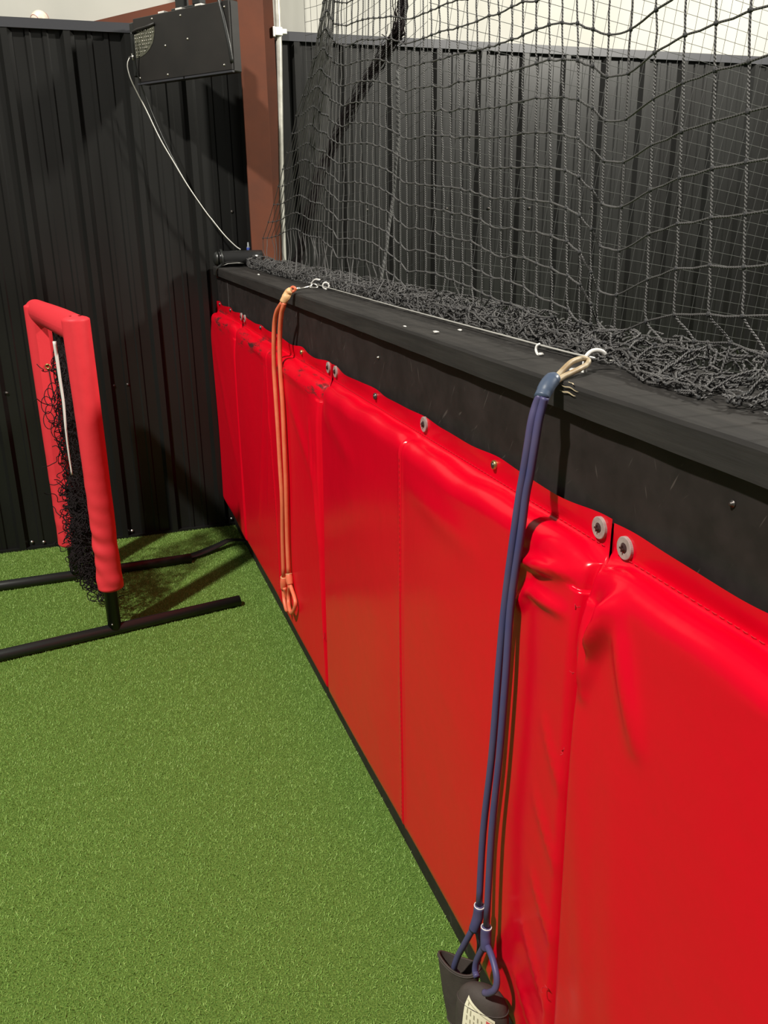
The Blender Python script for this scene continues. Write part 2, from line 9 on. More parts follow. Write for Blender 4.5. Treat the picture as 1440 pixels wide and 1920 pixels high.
G={"b_left":[[-0.052,-3.1986,1.2704],[-0.056,-3.1955,1.2564],[-0.062,-3.1966,1.2353],[-0.066,-3.1953,1.1984],[-0.068,-3.1901,1.1595],[-0.07,-3.1856,1.1274],[-0.072,-3.1779,1.0696],[-0.075,-3.1624,0.9489],[-0.078,-3.1555,0.8266],[-0.081,-3.1487,0.6788],[-0.084,-3.1323,0.5223],[-0.088,-3.1327,0.3647]],"b_right":[[-0.05,-3.2081,1.2691],[-0.052,-3.2057,1.2567],[-0.056,-3.2047,1.2365],[-0.06,-3.2036,1.1999],[-0.062,-3.1987,1.1612],[-0.064,-3.1929,1.129],[-0.066,-3.1873,1.072],[-0.07,-3.1722,0.9524],[-0.074,-3.1723,0.8349],[-0.077,-3.1667,0.6896],[-0.08,-3.1556,0.5391],[-0.084,-3.1553,0.3458]],"b_cap":[[-0.022,-3.186,1.2912],[-0.03,-3.1877,1.287],[-0.038,-3.1924,1.2819],[-0.046,-3.1975,1.274],[-0.052,-3.2018,1.2674]],"b_loop":[[-0.022,-3.1821,1.2876],[-0.005,-3.173,1.2966],[0.012,-3.1643,1.3044],[0.028,-3.1556,1.3065],[0.045,-3.1431,1.3051],[0.052,-3.1447,1.3019],[0.045,-3.1524,1.2975],[0.026,-3.1671,1.2958],[0.008,-3.1753,1.2924],[-0.008,-3.1817,1.2895],[-0.024,-3.1888,1.2846]],"b_sl1":[[-0.088,-3.1345,0.371],[-0.089,-3.1334,0.3506],[-0.092,-3.1321,0.3328],[-0.094,-3.1285,0.3159]],"b_sl2":[[-0.084,-3.1555,0.3425],[-0.085,-3.1564,0.3274],[-0.086,-3.1593,0.3152],[-0.086,-3.1601,0.3007]],"b_lp1a":[[-0.094,-3.1302,0.3246],[-0.098,-3.1222,0.3018],[-0.103,-3.1096,0.2674],[-0.107,-3.0942,0.2292],[-0.11,-3.0852,0.1987],[-0.108,-3.0788,0.1789],[-0.102,-3.0802,0.1679]],"b_lp1b":[[-0.09,-3.1284,0.3215],[-0.082,-3.1238,0.2919],[-0.072,-3.1091,0.25],[-0.066,-3.0898,0.1978],[-0.066,-3.0774,0.1661]],"b_lp2a":[[-0.086,-3.1538,0.2993],[-0.088,-3.1422,0.272],[-0.09,-3.1324,0.2437],[-0.092,-3.1332,0.2256],[-0.094,-3.1444,0.223]],"b_lp2b":[[-0.086,-3.1659,0.311],[-0.088,-3.1847,0.3114],[-0.09,-3.2015,0.3056],[-0.092,-3.2144,0.2961],[-0.094,-3.2193,0.2834],[-0.098,-3.2183,0.271],[-0.103,-3.2071,0.2552],[-0.106,-3.1991,0.2492]],"b_tie1":[[-0.088,-3.1329,0.3614]],"b_tie2":[[-0.084,-3.1555,0.3425]],"cuffB":[[-0.098,-3.1724,0.2314],[-0.09,-3.2027,0.2243],[-0.085,-3.206,0.1773]],"labelB":[[-0.128,-3.1777,0.2469],[-0.12,-3.2082,0.2428],[-0.125,-3.19,0.1754],[-0.13,-3.1474,0.149]],"cuffA":[[-0.11,-3.0488,0.1584],[-0.07,-3.0904,0.2187],[-0.1,-3.0698,0.1252]],"o_left":[[-0.052,-1.6365,1.2592],[-0.055,-1.6106,1.2463],[-0.06,-1.584,1.2268],[-0.063,-1.5588,1.1926],[-0.066,-1.5462,1.1346],[-0.067,-1.533,1.05],[-0.069,-1.5451,0.9678],[-0.07,-1.5561,0.8669],[-0.071,-1.5628,0.7453],[-0.072,-1.5694,0.6207],[-0.073,-1.55,0.4837],[-0.074,-1.5375,0.3397]],"o_right":[[-0.048,-1.6435,1.2581],[-0.051,-1.636,1.2452],[-0.054,-1.6187,1.222],[-0.056,-1.5975,1.1725],[-0.058,-1.587,1.1068],[-0.06,-1.5919,1.0422],[-0.061,-1.6035,0.9444],[-0.063,-1.6078,0.8261],[-0.064,-1.6073,0.7033],[-0.065,-1.5986,0.5924],[-0.066,-1.5894,0.4779],[-0.067,-1.5902,0.3715]],"o_cap":[[-0.03,-1.6465,1.2944],[-0.034,-1.6338,1.2844],[-0.042,-1.6384,1.2743],[-0.05,-1.6347,1.259]],"o_loop":[[-0.03,-1.6388,1.2908],[-0.026,-1.637,1.2981],[-0.02,-1.6398,1.3027],[-0.016,-1.6496,1.3002],[-0.016,-1.6483,1.294],[-0.022,-1.6456,1.2894],[-0.028,-1.6361,1.2859]],"o_clip":[[-0.016,-1.6349,1.2945],[-0.004,-1.6458,1.2964],[0.012,-1.647,1.2989],[0.03,-1.6534,1.3033]],"o_clip2":[[0.028,-1.6493,1.3077],[0.034,-1.657,1.3049],[0.04,-1.6657,1.3083],[0.045,-1.6346,1.3122]],"o_sl1":[[-0.074,-1.5375,0.3397],[-0.075,-1.5374,0.32],[-0.075,-1.5313,0.2937]],"o_sl2":[[-0.067,-1.5902,0.3715],[-0.067,-1.5947,0.3559],[-0.067,-1.6026,0.3378]],"o_lp1":[[-0.075,-1.5268,0.2918],[-0.076,-1.5328,0.2624],[-0.077,-1.5489,0.2415],[-0.074,-1.5605,0.2241],[-0.066,-1.551,0.2286],[-0.064,-1.5292,0.2428],[-0.07,-1.5346,0.2783],[-0.075,-1.546,0.3038]],"o_lp2":[[-0.067,-1.6026,0.3378],[-0.066,-1.6265,0.3245],[-0.065,-1.6502,0.3112],[-0.066,-1.6663,0.2952],[-0.069,-1.6502,0.2654],[-0.073,-1.6243,0.2446],[-0.072,-1.5967,0.2459],[-0.066,-1.5558,0.2508],[-0.062,-1.5496,0.2834],[-0.066,-1.5883,0.3279]],"cab_light":[[-0.309,-0.12,2.1258],[-0.3186,-0.12,2.1058],[-0.32,-0.12,2.082],[-0.3114,-0.12,2.0426],[-0.29,-0.11,1.9942],[-0.2589,-0.1,1.9288],[-0.214,-0.1,1.8214],[-0.1662,-0.1,1.7305],[-0.113,-0.1,1.633],[-0.0449,-0.1,1.526],[-0.0127,-0.1,1.4828],[0.0308,-0.1,1.425],[0.0742,-0.11,1.3782],[0.0979,-0.12,1.3594]],"cab_dark":[[-0.2944,-0.14,2.2166],[-0.291,-0.14,2.1684],[-0.288,-0.12,2.103],[-0.2765,-0.11,2.041],[-0.2487,-0.09,1.9568],[-0.2171,-0.085,1.8688],[-0.177,-0.085,1.7699],[-0.1257,-0.09,1.6596],[-0.0585,-0.09,1.5442],[-0.0009,-0.09,1.4621],[0.0529,-0.1,1.3969],[0.0939,-0.115,1.3593]],"plug":[[0.145,-0.08,1.4062],[0.1418,-0.08,1.3571]],"cord":[[0.4176,-1.35,1.9354],[0.4185,-1.35,1.8278],[0.4177,-1.35,1.7334],[0.4077,-1.35,1.6367],[0.3994,-1.35,1.5547],[0.3819,-1.36,1.4714],[0.3627,-1.38,1.3877],[0.3418,-1.4,1.321],[0.3246,-1.42,1.2543]],"bunch_top":[[0.4962,-1.2,2.2533],[0.4939,-1.2,2.1624],[0.488,-1.2,2.116],[0.4783,-1.2,2.0659],[0.4773,-1.15,2.0459]],"bunch_diag":[[0.4784,-1.2,2.0722],[0.4757,-1.1,2.0378],[0.4784,-1.0,2.0068],[0.4565,-0.95,1.9722],[0.4413,-0.9,1.9294],[0.4187,-0.85,1.8811],[0.4011,-0.8,1.8274],[0.3779,-0.75,1.7696],[0.3554,-0.7,1.7059],[0.3309,-0.65,1.62],[0.304,-0.6,1.5102],[0.2969,-0.5,1.3941],[0.2766,-0.45,1.2949]],"pale_bits":[[0.2972,-0.1,1.3492],[0.2986,-0.1,1.2776]],"pile_drop":[[0.15,-3.1776,1.3259],[0.15,-3.2442,1.3357],[0.15,-3.3135,1.3424],[0.15,-3.3779,1.3349],[0.15,-3.431,1.3291],[0.15,-3.4839,1.3315],[0.15,-3.5394,1.3294]],"goal_rope":[[-0.7198,-0.97,1.0993],[-0.7188,-0.97,1.0252],[-0.7184,-0.97,0.9593],[-0.7174,-0.97,0.8829],[-0.7212,-0.97,0.7959],[-0.7227,-0.97,0.697],[-0.7217,-0.97,0.6162]],"gn":[[-0.7289,-0.8,1.1207],[-0.7667,-0.7,0.9476],[-0.7961,-0.7,0.8267],[-0.8058,-0.7,0.6803],[-0.8118,-0.7,0.5294],[-0.8249,-0.7,0.3525],[-0.8064,-0.7,0.212],[-0.7669,-0.75,0.1671],[-0.7301,-0.9,0.2316],[-0.6972,-0.95,0.5875],[-0.6852,-0.95,0.8668]],"web":[[-0.2887,-0.4063,0.012],[-0.2374,-0.3887,0.014],[-0.1834,-0.3569,0.016],[-0.1342,-0.3329,0.022],[-0.0836,-0.3064,0.03],[-0.0303,-0.2911,0.02],[0.0114,-0.3155,0.012]],"scr":[[-0.5256,0.0,1.5276],[-0.0625,0.0,1.5247],[0.0931,0.0,1.523],[-0.9841,0.0,0.7584],[-0.5184,0.0,0.7581],[-0.4533,0.0,0.7583],[-0.0587,0.0,0.7607],[-0.9747,0.0,0.0339],[-0.9228,0.0,0.0268],[-0.51,0.0,0.0296],[-0.0554,0.0,0.0304],[-0.0143,0.0,0.031],[1.6312,0.0,1.5243],[1.1696,0.0,1.5262]],"hook_big":[[0.0171,-3.162,1.286],[0.0241,-3.1741,1.286]],"big_arc":[[0.04,-3.1286,1.279],[0.046,-3.1331,1.2793],[0.05,-3.1388,1.2845],[0.052,-3.1376,1.2903],[0.052,-3.1354,1.2975],[0.055,-3.1351,1.3064],[0.062,-3.1343,1.3119],[0.07,-3.1353,1.3138],[0.078,-3.1367,1.312],[0.084,-3.1375,1.3072]],"arc_mid":[[0.075,-1.513,1.2727],[0.078,-1.4755,1.278],[0.08,-1.4661,1.2888],[0.084,-1.4695,1.3019],[0.09,-1.4879,1.311],[0.098,-1.5097,1.3104]],"arc_lefteye":[[0.125,-0.0443,1.2657],[0.128,-0.0125,1.281],[0.13,-0.0137,1.2954],[0.134,-0.036,1.3035]],"arc_left":[[0.15,-0.3841,1.28],[0.152,-0.3664,1.2924],[0.155,-0.3889,1.3023],[0.16,-0.4225,1.3081],[0.166,-0.4597,1.3074]],"arc_right":[[0.068,-2.9802,1.281],[0.069,-2.9675,1.2851],[0.071,-2.9579,1.2905],[0.073,-2.9572,1.2972],[0.077,-2.9602,1.2999]],"scr_marks":[[-0.017,-3.1912,1.2809],[-0.017,-3.2161,1.2809],[-0.017,-3.2363,1.2796],[-0.017,-3.1891,1.2732],[-0.017,-3.2114,1.2737],[-0.017,-3.2304,1.2729],[-0.0109,-3.1998,1.2855],[-0.015,-3.223,1.2855]]}

# ------------------------------------------------------------------ camera, light, exposure
S=bpy.context.scene
COL=S.collection
cd=bpy.data.cameras.new('camera'); cam=bpy.data.objects.new('camera',cd); COL.objects.link(cam)
m=Matrix([[ROT[i][0],ROT[i][1],ROT[i][2],CAM[i]] for i in range(3)]+[[0,0,0,1]])
cam.matrix_world=m
cd.sensor_fit='VERTICAL'; cd.sensor_height=36; cd.sensor_width=27; cd.lens=LENS; cd.clip_start=.02
S.camera=cam
S.view_settings.view_transform='Standard'; S.view_settings.look='None'
S.view_settings.exposure=0.0; S.view_settings.gamma=1; S.view_settings.use_curve_mapping=False
w=bpy.data.worlds.new('hall'); S.world=w; w.use_nodes=True
w.node_tree.nodes['Background'].inputs[0].default_value=(1.0,.97,.92,1); w.node_tree.nodes['Background'].inputs[1].default_value=.15
def lamp(name,loc,power,col,size,target):
    l=bpy.data.lights.new(name,'AREA'); l.shape='DISK'; l.size=size; l.energy=power; l.color=col
    o=bpy.data.objects.new(name,l); o.location=loc
    o.rotation_euler=(Vector(target)-Vector(loc)).to_track_quat('-Z','Y').to_euler(); COL.objects.link(o); return o
lamp('high_bay_lamp',(-4.4,-4.8,7.6),1000,(1,.96,.88),.32,(-.3,-2.2,.6))
lamp('upper_wall_fill',(3.5,-3.0,3.7),330,(1,.96,.86),.4,(1.3,0.1,2.6))  # added fill light, not a known fixture; brightens the upper wall at right
# ------------------------------------------------------------------ materials
def mat(name,col,rough=.5,metal=0,spec=.5,noise=None,bump=None,coat=0,trans=0):
    """noise=(scale,colB,detail) mixes a second own colour; bump=(scale,strength,distance)"""
    M=bpy.data.materials.new(name); M.use_nodes=True; n=M.node_tree.nodes; l=M.node_tree.links; b=n['Principled BSDF']
    b.inputs['Base Color'].default_value=(*col,1); b.inputs['Roughness'].default_value=rough; b.inputs['Metallic'].default_value=metal
    b.inputs['Specular IOR Level'].default_value=spec; b.inputs['Coat Weight'].default_value=coat; b.inputs['Transmission Weight'].default_value=trans
    tc=n.new('ShaderNodeTexCoord')
    if noise:
        t=n.new('ShaderNodeTexNoise'); t.inputs['Scale'].default_value=noise[0]; t.inputs['Detail'].default_value=noise[2]; t.inputs['Roughness'].default_value=.6
        mp=n.new('ShaderNodeMapping'); mp.inputs['Scale'].default_value=noise[3] if len(noise)>3 else (1,1,1)
        l.new(tc.outputs['Object'],mp.inputs[0]); l.new(mp.outputs[0],t.inputs['Vector'])
        r=n.new('ShaderNodeValToRGB'); r.color_ramp.elements[0].position=.36; r.color_ramp.elements[1].position=.66
        r.color_ramp.elements[0].color=(*col,1); r.color_ramp.elements[1].color=(*noise[1],1)
        l.new(t.outputs['Fac'],r.inputs[0]); l.new(r.outputs[0],b.inputs['Base Color'])
    if bump:
        t=n.new('ShaderNodeTexNoise'); t.inputs['Scale'].default_value=bump[0]; t.inputs['Detail'].default_value=4
        mp=n.new('ShaderNodeMapping'); mp.inputs['Scale'].default_value=bump[3] if len(bump)>3 else (1,1,1)
        l.new(tc.outputs['Object'],mp.inputs[0]); l.new(mp.outputs[0],t.inputs['Vector'])
        u=n.new('ShaderNodeBump'); u.inputs['Strength'].default_value=bump[1]; u.inputs['Distance'].default_value=bump[2]
        l.new(t.outputs['Fac'],u.inputs['Height']); l.new(u.outputs[0],b.inputs['Normal'])
    return M
def rope_mat(name,ca,cb,pitch):
    M=bpy.data.materials.new(name); M.use_nodes=True; n=M.node_tree.nodes; l=M.node_tree.links; b=n['Principled BSDF']
    b.inputs['Roughness'].default_value=.62
    uv=n.new('ShaderNodeTexCoord'); mp=n.new('ShaderNodeSeparateXYZ'); l.new(uv.outputs['UV'],mp.inputs[0])
    a=n.new('ShaderNodeMath'); a.operation='MULTIPLY'; a.inputs[1].default_value=2*math.pi/pitch; l.new(mp.outputs[0],a.inputs[0])
    c=n.new('ShaderNodeMath'); c.operation='MULTIPLY'; c.inputs[1].default_value=2*math.pi*2; l.new(mp.outputs[1],c.inputs[0])
    d=n.new('ShaderNodeMath'); d.operation='ADD'; l.new(a.outputs[0],d.inputs[0]); l.new(c.outputs[0],d.inputs[1])
    e=n.new('ShaderNodeMath'); e.operation='SINE'; l.new(d.outputs[0],e.inputs[0])
    r=n.new('ShaderNodeMapRange'); r.inputs[1].default_value=-1; r.inputs[2].default_value=1; l.new(e.outputs[0],r.inputs[0])
    x=n.new('ShaderNodeMix'); x.data_type='RGBA'; x.inputs[6].default_value=(*ca,1); x.inputs[7].default_value=(*cb,1); l.new(r.outputs[0],x.inputs[0]); l.new(x.outputs[2],b.inputs['Base Color'])
    u=n.new('ShaderNodeBump'); u.inputs['Strength'].default_value=.8; u.inputs['Distance'].default_value=.0008; l.new(r.outputs[0],u.inputs['Height']); l.new(u.outputs[0],b.inputs['Normal'])
    return M
RED=mat('red_vinyl',(.65,.0001,.0145),.24,spec=.28,bump=(9,.25,.01))
def stained_red():
    M=mat('scuffed_red_vinyl',(.67,.0002,.013),.40,spec=.15,bump=(9,.25,.01)); n=M.node_tree.nodes; l=M.node_tree.links; b=n['Principled BSDF']
    g=n.new('ShaderNodeNewGeometry'); s=n.new('ShaderNodeSeparateXYZ'); l.new(g.outputs['Position'],s.inputs[0])
    def rng(sock,a,bb):
        r=n.new('ShaderNodeMapRange'); r.interpolation_type='SMOOTHSTEP'; r.inputs[1].default_value=a; r.inputs[2].default_value=bb; l.new(sock,r.inputs[0]); return r.outputs[0]
    def mul(a,c):
        q=n.new('ShaderNodeMath'); q.operation='MULTIPLY'; l.new(a,q.inputs[0]); l.new(c,q.inputs[1]); return q.outputs[0]
    z=mul(rng(s.outputs[2],1.0,1.06),rng(s.outputs[2],1.115,1.08))
    t=n.new('ShaderNodeTexNoise'); t.inputs['Scale'].default_value=9; t.inputs['Detail'].default_value=5; t.inputs['Roughness'].default_value=.7
    mp=n.new('ShaderNodeMapping'); mp.inputs['Scale'].default_value=(3,.55,3); l.new(g.outputs['Position'],mp.inputs[0]); l.new(mp.outputs[0],t.inputs['Vector'])
    k=mul(z,rng(t.outputs['Fac'],.50,.64))
    x=n.new('ShaderNodeMix'); x.data_type='RGBA'; x.inputs[6].default_value=(.67,.0002,.013,1); x.inputs[7].default_value=(.06,.02,.02,1); l.new(k,x.inputs[0]); l.new(x.outputs[2],b.inputs['Base Color'])
    return M
REDS=stained_red()
REDC=mat('red_cordura',(.71,.036,.048),.55,spec=.3,bump=(40,.15,.004))
SEAM=mat('red_thread',(.45,.004,.012),.7)
METAL=mat('black_painted_steel',(.007,.0068,.0062),.36,spec=.42,noise=(3,(.013,.0133,.0125),3,(1,1,.2)),bump=(5,.08,.01,(1,1,.3)))
TRIM=mat('dark_trim_steel',(.035,.036,.042),.45,spec=.5)
LINER=mat('white_liner',(.42,.415,.375),.6,spec=.2,noise=(1.2,(.365,.36,.325),3),bump=(2.2,.5,.05,(1,1,.35)))
RUST=mat('red_oxide_steel',(.118,.036,.018),.65,spec=.2,noise=(5,(.090,.031,.018),5),bump=(30,.1,.003))
GALV=mat('pale_conduit',(.48,.47,.42),.4,metal=.2,noise=(25,(.36,.35,.31),4))
WOOD=mat('black_stained_wood',(.018,.0165,.0155),.7,spec=.25,noise=(7,(.032,.029,.0265),6,(6,.5,6)),bump=(30,.35,.002,(5,.25,5)))
def osb():
    M=mat('black_painted_board',(.014,.0115,.0105),.6,spec=.3,noise=(14,(.026,.020,.019),6)); n=M.node_tree.nodes; l=M.node_tree.links; b=n['Principled BSDF']
    tc=n.new('ShaderNodeTexCoord'); v=n.new('ShaderNodeTexVoronoi'); v.feature='F1'; v.inputs['Scale'].default_value=26
    mp=n.new('ShaderNodeMapping'); mp.inputs['Scale'].default_value=(1,.6,1.3); mp.inputs['Rotation'].default_value=(.6,0,0); l.new(tc.outputs['Object'],mp.inputs[0]); l.new(mp.outputs[0],v.inputs['Vector'])
    u=n.new('ShaderNodeBump'); u.inputs['Strength'].default_value=.35; u.inputs['Distance'].default_value=.004; l.new(v.outputs['Color'],u.inputs['Height']); l.new(u.outputs[0],b.inputs['Normal'])
    base=b.inputs['Base Color'].links[0].from_socket
    for rot,sc in ((.5,(1,.03,.3)),(-.35,(1,.03,.25)),(.9,(1,.035,.22))):
        q=n.new('ShaderNodeMapping'); q.vector_type='TEXTURE'; q.inputs['Rotation'].default_value=(rot,0,0); q.inputs['Scale'].default_value=sc; l.new(tc.outputs['Object'],q.inputs[0])
        t=n.new('ShaderNodeTexNoise'); t.inputs['Scale'].default_value=3.5; t.inputs['Detail'].default_value=2; l.new(q.outputs[0],t.inputs['Vector'])
        g=n.new('ShaderNodeMapRange'); g.inputs[1].default_value=.71; g.inputs[2].default_value=.76; l.new(t.outputs['Fac'],g.inputs[0])
        x=n.new('ShaderNodeMix'); x.data_type='RGBA'; x.inputs[7].default_value=(.06,.050,.045,1); l.new(g.outputs[0],x.inputs[0]); l.new(base,x.inputs[6]); base=x.outputs[2]
    l.new(base,b.inputs['Base Color'])
    return M
OSB=osb()
TURF=mat('turf_backing',(.06,.125,.02),.9,spec=.1,noise=(260,(.16,.25,.05),3),bump=(300,.8,.004))
BLADE=mat('turf_blades',(.168,.345,.055),.5,spec=.3,noise=(220,(.40,.56,.16),2))
CORD=rope_mat('black_twisted_cord',(.022,.021,.022),(.15,.145,.14),.0045)
TWINE=mat('black_net_twine',(.03,.03,.031),.7)
THIN=mat('grey_thin_twine',(.045,.046,.044),.7)
GNET=mat('goal_net_twine',(.012,.008,.009),.75,spec=.2)
WHITE=mat('white_plastic_coat',(.72,.70,.66),.4)
WIRE=mat('pale_wire',(.55,.54,.5),.4,metal=.4)
STEEL=mat('bright_steel',(.62,.6,.55),.3,metal=.9)
SCREW=mat('dark_screw',(.10,.09,.085),.4,metal=.8)
WASH=mat('clear_plastic_washer',(.30,.225,.21),.3,spec=.5,noise=(120,(.38,.31,.29),3))
SCREWD=mat('dark_screw_head',(.05,.022,.022),.35,metal=.2)
BRASS=mat('brass_ring',(.42,.30,.12),.35,metal=.9)
BLUE=mat('blue_latex',(.062,.060,.155),.45,spec=.35,noise=(14,(.085,.070,.14),3))
BLUEC=mat('slate_blue_rubber',(.060,.085,.135),.4)
BEIGE=mat('beige_rubber',(.46,.38,.25),.5,noise=(40,(.30,.2,.1),4))
ORNG=mat('salmon_latex',(.74,.15,.07),.45,noise=(25,(.78,.20,.10),3))
TAN=mat('tan_rubber',(.72,.42,.20),.5)
NYLON=mat('black_nylon',(.040,.031,.026),.75,noise=(30,(.055,.043,.036),4),bump=(200,.3,.001))
POWDER=mat('black_powder_coat',(.016,.017,.016),.38,spec=.5,bump=(30,.1,.002))
PLY=mat('black_box_panel',(.012,.011,.010),.5,noise=(6,(.018,.016,.014),4))
TAPE=mat('black_glossy_film',(.016,.016,.016),.22,spec=.6,bump=(30,.4,.003,(.3,1,1)))
CIRC=mat('speckled_plate',(.20,.20,.15),.4,metal=.5,noise=(60,(.09,.09,.07),5))
PALE=mat('label_cloth',(.78,.74,.55),.7); INK=mat('label_ink',(.33,.30,.20),.8); LRED=mat('label_red',(.62,.10,.09),.7); LPINK=mat('label_print',(.82,.45,.32),.7)
LEATHER=mat('white_leather',(.72,.66,.55),.5,noise=(12,(.55,.46,.36),4)); STITCH=mat('red_stitch',(.35,.06,.05),.7)
BLUEP=mat('blue_plastic',(.06,.10,.42),.4); GREYP=mat('grey_plastic',(.25,.27,.27),.35)
BARE=mat('bare_wood',(.52,.42,.27),.7)
# ------------------------------------------------------------------ mesh helpers
LOC={}
def link(name,me,material,parent=None,origin=None,smooth=True):
    """me=(verts Nx3 world, faces list or array, uv or None)"""
    v,f,uv=(list(me)+[None])[:3]; v=np.asarray(v,float)
    if parent is not None: org=np.array(LOC[parent.name])
    else: org=np.array(origin) if origin is not None else np.array([v[:,0].mean(),v[:,1].mean(),v[:,2].min()])
    md=bpy.data.meshes.new(name)
    if isinstance(f,np.ndarray):
        n=f.shape[1]; vv=(v-org).astype(np.float32)
        md.vertices.add(len(vv)); md.vertices.foreach_set('co',vv.ravel())
        md.loops.add(f.size); md.loops.foreach_set('vertex_index',f.astype(np.int32).ravel())
        md.polygons.add(len(f)); md.polygons.foreach_set('loop_start',np.arange(0,f.size,n,dtype=np.int32)); md.polygons.foreach_set('loop_total',np.full(len(f),n,np.int32))
        md.update(calc_edges=True)
    else: md.from_pydata((v-org).tolist(),[],f); md.update()
    if uv is not None:
        ul=md.uv_layers.new(name='UVMap'); vi=np.zeros(len(md.loops),np.int32); md.loops.foreach_get('vertex_index',vi)
        ul.data.foreach_set('uv',np.asarray(uv,np.float32)[vi].ravel())
    if smooth: md.polygons.foreach_set('use_smooth',np.ones(len(md.polygons),bool))
    md.materials.append(material)
    o=bpy.data.objects.new(name,md); COL.objects.link(o)
    if parent is not None: o.parent=parent
    else: o.location=org
    LOC[o.name]=org
    return o
def empty(name,loc,label,cat,group=None):
    o=bpy.data.objects.new(name,None); COL.objects.link(o); o.location=loc; o.empty_display_size=.05; LOC[o.name]=np.array(loc,float); tag(o,label,cat,group); return o
def tag(o,label,cat,group=None):
    o['label']=label; o['category']=cat
    if group: o['group']=group
    return o
def struct(o,label=None):
    o['kind']='structure'
    if label: o['label']=label; 
    return o
def join(parts):
    V=[];F=[];U=[];k=0
    for p in parts:
        v,f=np.asarray(p[0],float),p[1]; V.append(v); F+= [[i+k for i in q] for q in (f.tolist() if isinstance(f,np.ndarray) else f)]; k+=len(v)
        if len(p)>2 and p[2] is not None: U.append(p[2])
    return (np.concatenate(V),F,np.concatenate(U) if len(U)==len(parts) else None)
def catmull(p,n=6):
    p=np.asarray(p,float)
    if len(p)<3: return p
    q=np.vstack([2*p[0]-p[1],p,2*p[-1]-p[-2]]); out=[]
    for i in range(1,len(q)-2):
        for t in np.arange(n)/n:
            a,b,c,d=q[i-1],q[i],q[i+1],q[i+2]
            out.append(.5*((2*b)+(c-a)*t+(2*a-5*b+4*c-d)*t*t+(3*b-a-3*c+d)*t**3))
    out.append(p[-1]); return np.array(out)
def tube(p,r,sides=8,cap=True,flat=1.0):
    p=np.asarray(p,float); n=len(p); r=np.broadcast_to(np.asarray(r,float),(n,)) 
    T=np.gradient(p,axis=0); T/=np.linalg.norm(T,axis=1)[:,None]+1e-12
    u=np.cross(T[0],[0,0,1.]); 
    if np.linalg.norm(u)<.1: u=np.cross(T[0],[0,1.,0])
    u/=np.linalg.norm(u); Us=[u]
    for i in range(1,n):
        u=Us[-1]-T[i]*np.dot(Us[-1],T[i]); u/=np.linalg.norm(u)+1e-12; Us.append(u)
    Us=np.array(Us); Vs=np.cross(T,Us)
    a=np.arange(sides)*2*np.pi/sides
    v=(p[:,None]+r[:,None,None]*(np.cos(a)[None,:,None]*Us[:,None]+flat*np.sin(a)[None,:,None]*Vs[:,None])).reshape(-1,3)
    L=np.concatenate([[0],np.cumsum(np.linalg.norm(np.diff(p,axis=0),axis=1))])
    uv=np.stack([np.repeat(L,sides),np.tile(a/(2*np.pi)*1.0,n)],1)
    i=np.arange(n-1)[:,None]*sides; j=np.arange(sides)[None]; j2=(j+1)%sides
    f=np.stack([i+j,i+j2,i+sides+j2,i+sides+j],-1).reshape(-1,4)
    if cap:
        f=f.tolist(); f.append(list(range(sides))[::-1]); f.append([(n-1)*sides+k for k in range(sides)])
    return (v,f,uv)
def tubes(polys,r,sides=5):
    V=[];F=[];U=[];k=0
    for p in polys:
        rr=r
        if isinstance(p,tuple): p,rr=p
        v,f,uv=tube(p,rr,sides,False); V.append(v);F.append(f+k);U.append(uv);k+=len(v)
    return (np.concatenate(V),np.concatenate(F),np.concatenate(U))
def box(a,b,bev=0):
    x0,y0,z0=a;x1,y1,z1=b
    if bev<=0:
        v=[(x,y,z) for x in(x0,x1) for y in(y0,y1) for z in(z0,z1)]
        return (np.array(v),[[0,1,3,2],[4,6,7,5],[0,4,5,1],[2,3,7,6],[0,2,6,4],[1,5,7,3]])
    # chamfered
    e=bev;v=[];
    for sx,x in((1,x0),(-1,x1)):
        for sy,y in((1,y0),(-1,y1)):
            for sz,z in((1,z0),(-1,z1)):
                v+=[(x,y+sy*e,z+sz*e),(x+sx*e,y,z+sz*e),(x+sx*e,y+sy*e,z)]
    def I(i,j,k,c): return ((i*2+j)*2+k)*3+c
    F=[]
    for i in(0,1): F.append([I(i,0,0,0),I(i,0,1,0),I(i,1,1,0),I(i,1,0,0)][::(1 if i==0 else -1)])
    for j in(0,1): F.append([I(0,j,0,1),I(1,j,0,1),I(1,j,1,1),I(0,j,1,1)][::(1 if j==0 else -1)])
    for k in(0,1): F.append([I(0,0,k,2),I(0,1,k,2),I(1,1,k,2),I(1,0,k,2)][::(1 if k==0 else -1)])
    for i in(0,1):
        for j in(0,1): F.append([I(i,j,0,0),I(i,j,1,0),I(i,j,1,1),I(i,j,0,1)])
    for i in(0,1):
        for k in(0,1): F.append([I(i,0,k,0),I(i,1,k,0),I(i,1,k,2),I(i,0,k,2)])
    for j in(0,1):
        for k in(0,1): F.append([I(0,j,k,1),I(1,j,k,1),I(1,j,k,2),I(0,j,k,2)])
    for i in(0,1):
        for j in(0,1):
            for k in(0,1): F.append([I(i,j,k,0),I(i,j,k,1),I(i,j,k,2)])
    return (np.array(v),F)
def xform(me,M=None,loc=(0,0,0)):
    v=np.asarray(me[0],float)
    if M is not None: v=v@np.array(M).T
    return (v+np.array(loc),)+tuple(me[1:])
def rotm(ax,ang): return np.array(Matrix.Rotation(ang,3,ax))
def align(d):   # matrix taking +Z to d
    return np.array(Vector(d).normalized().to_track_quat('Z','Y').to_matrix())
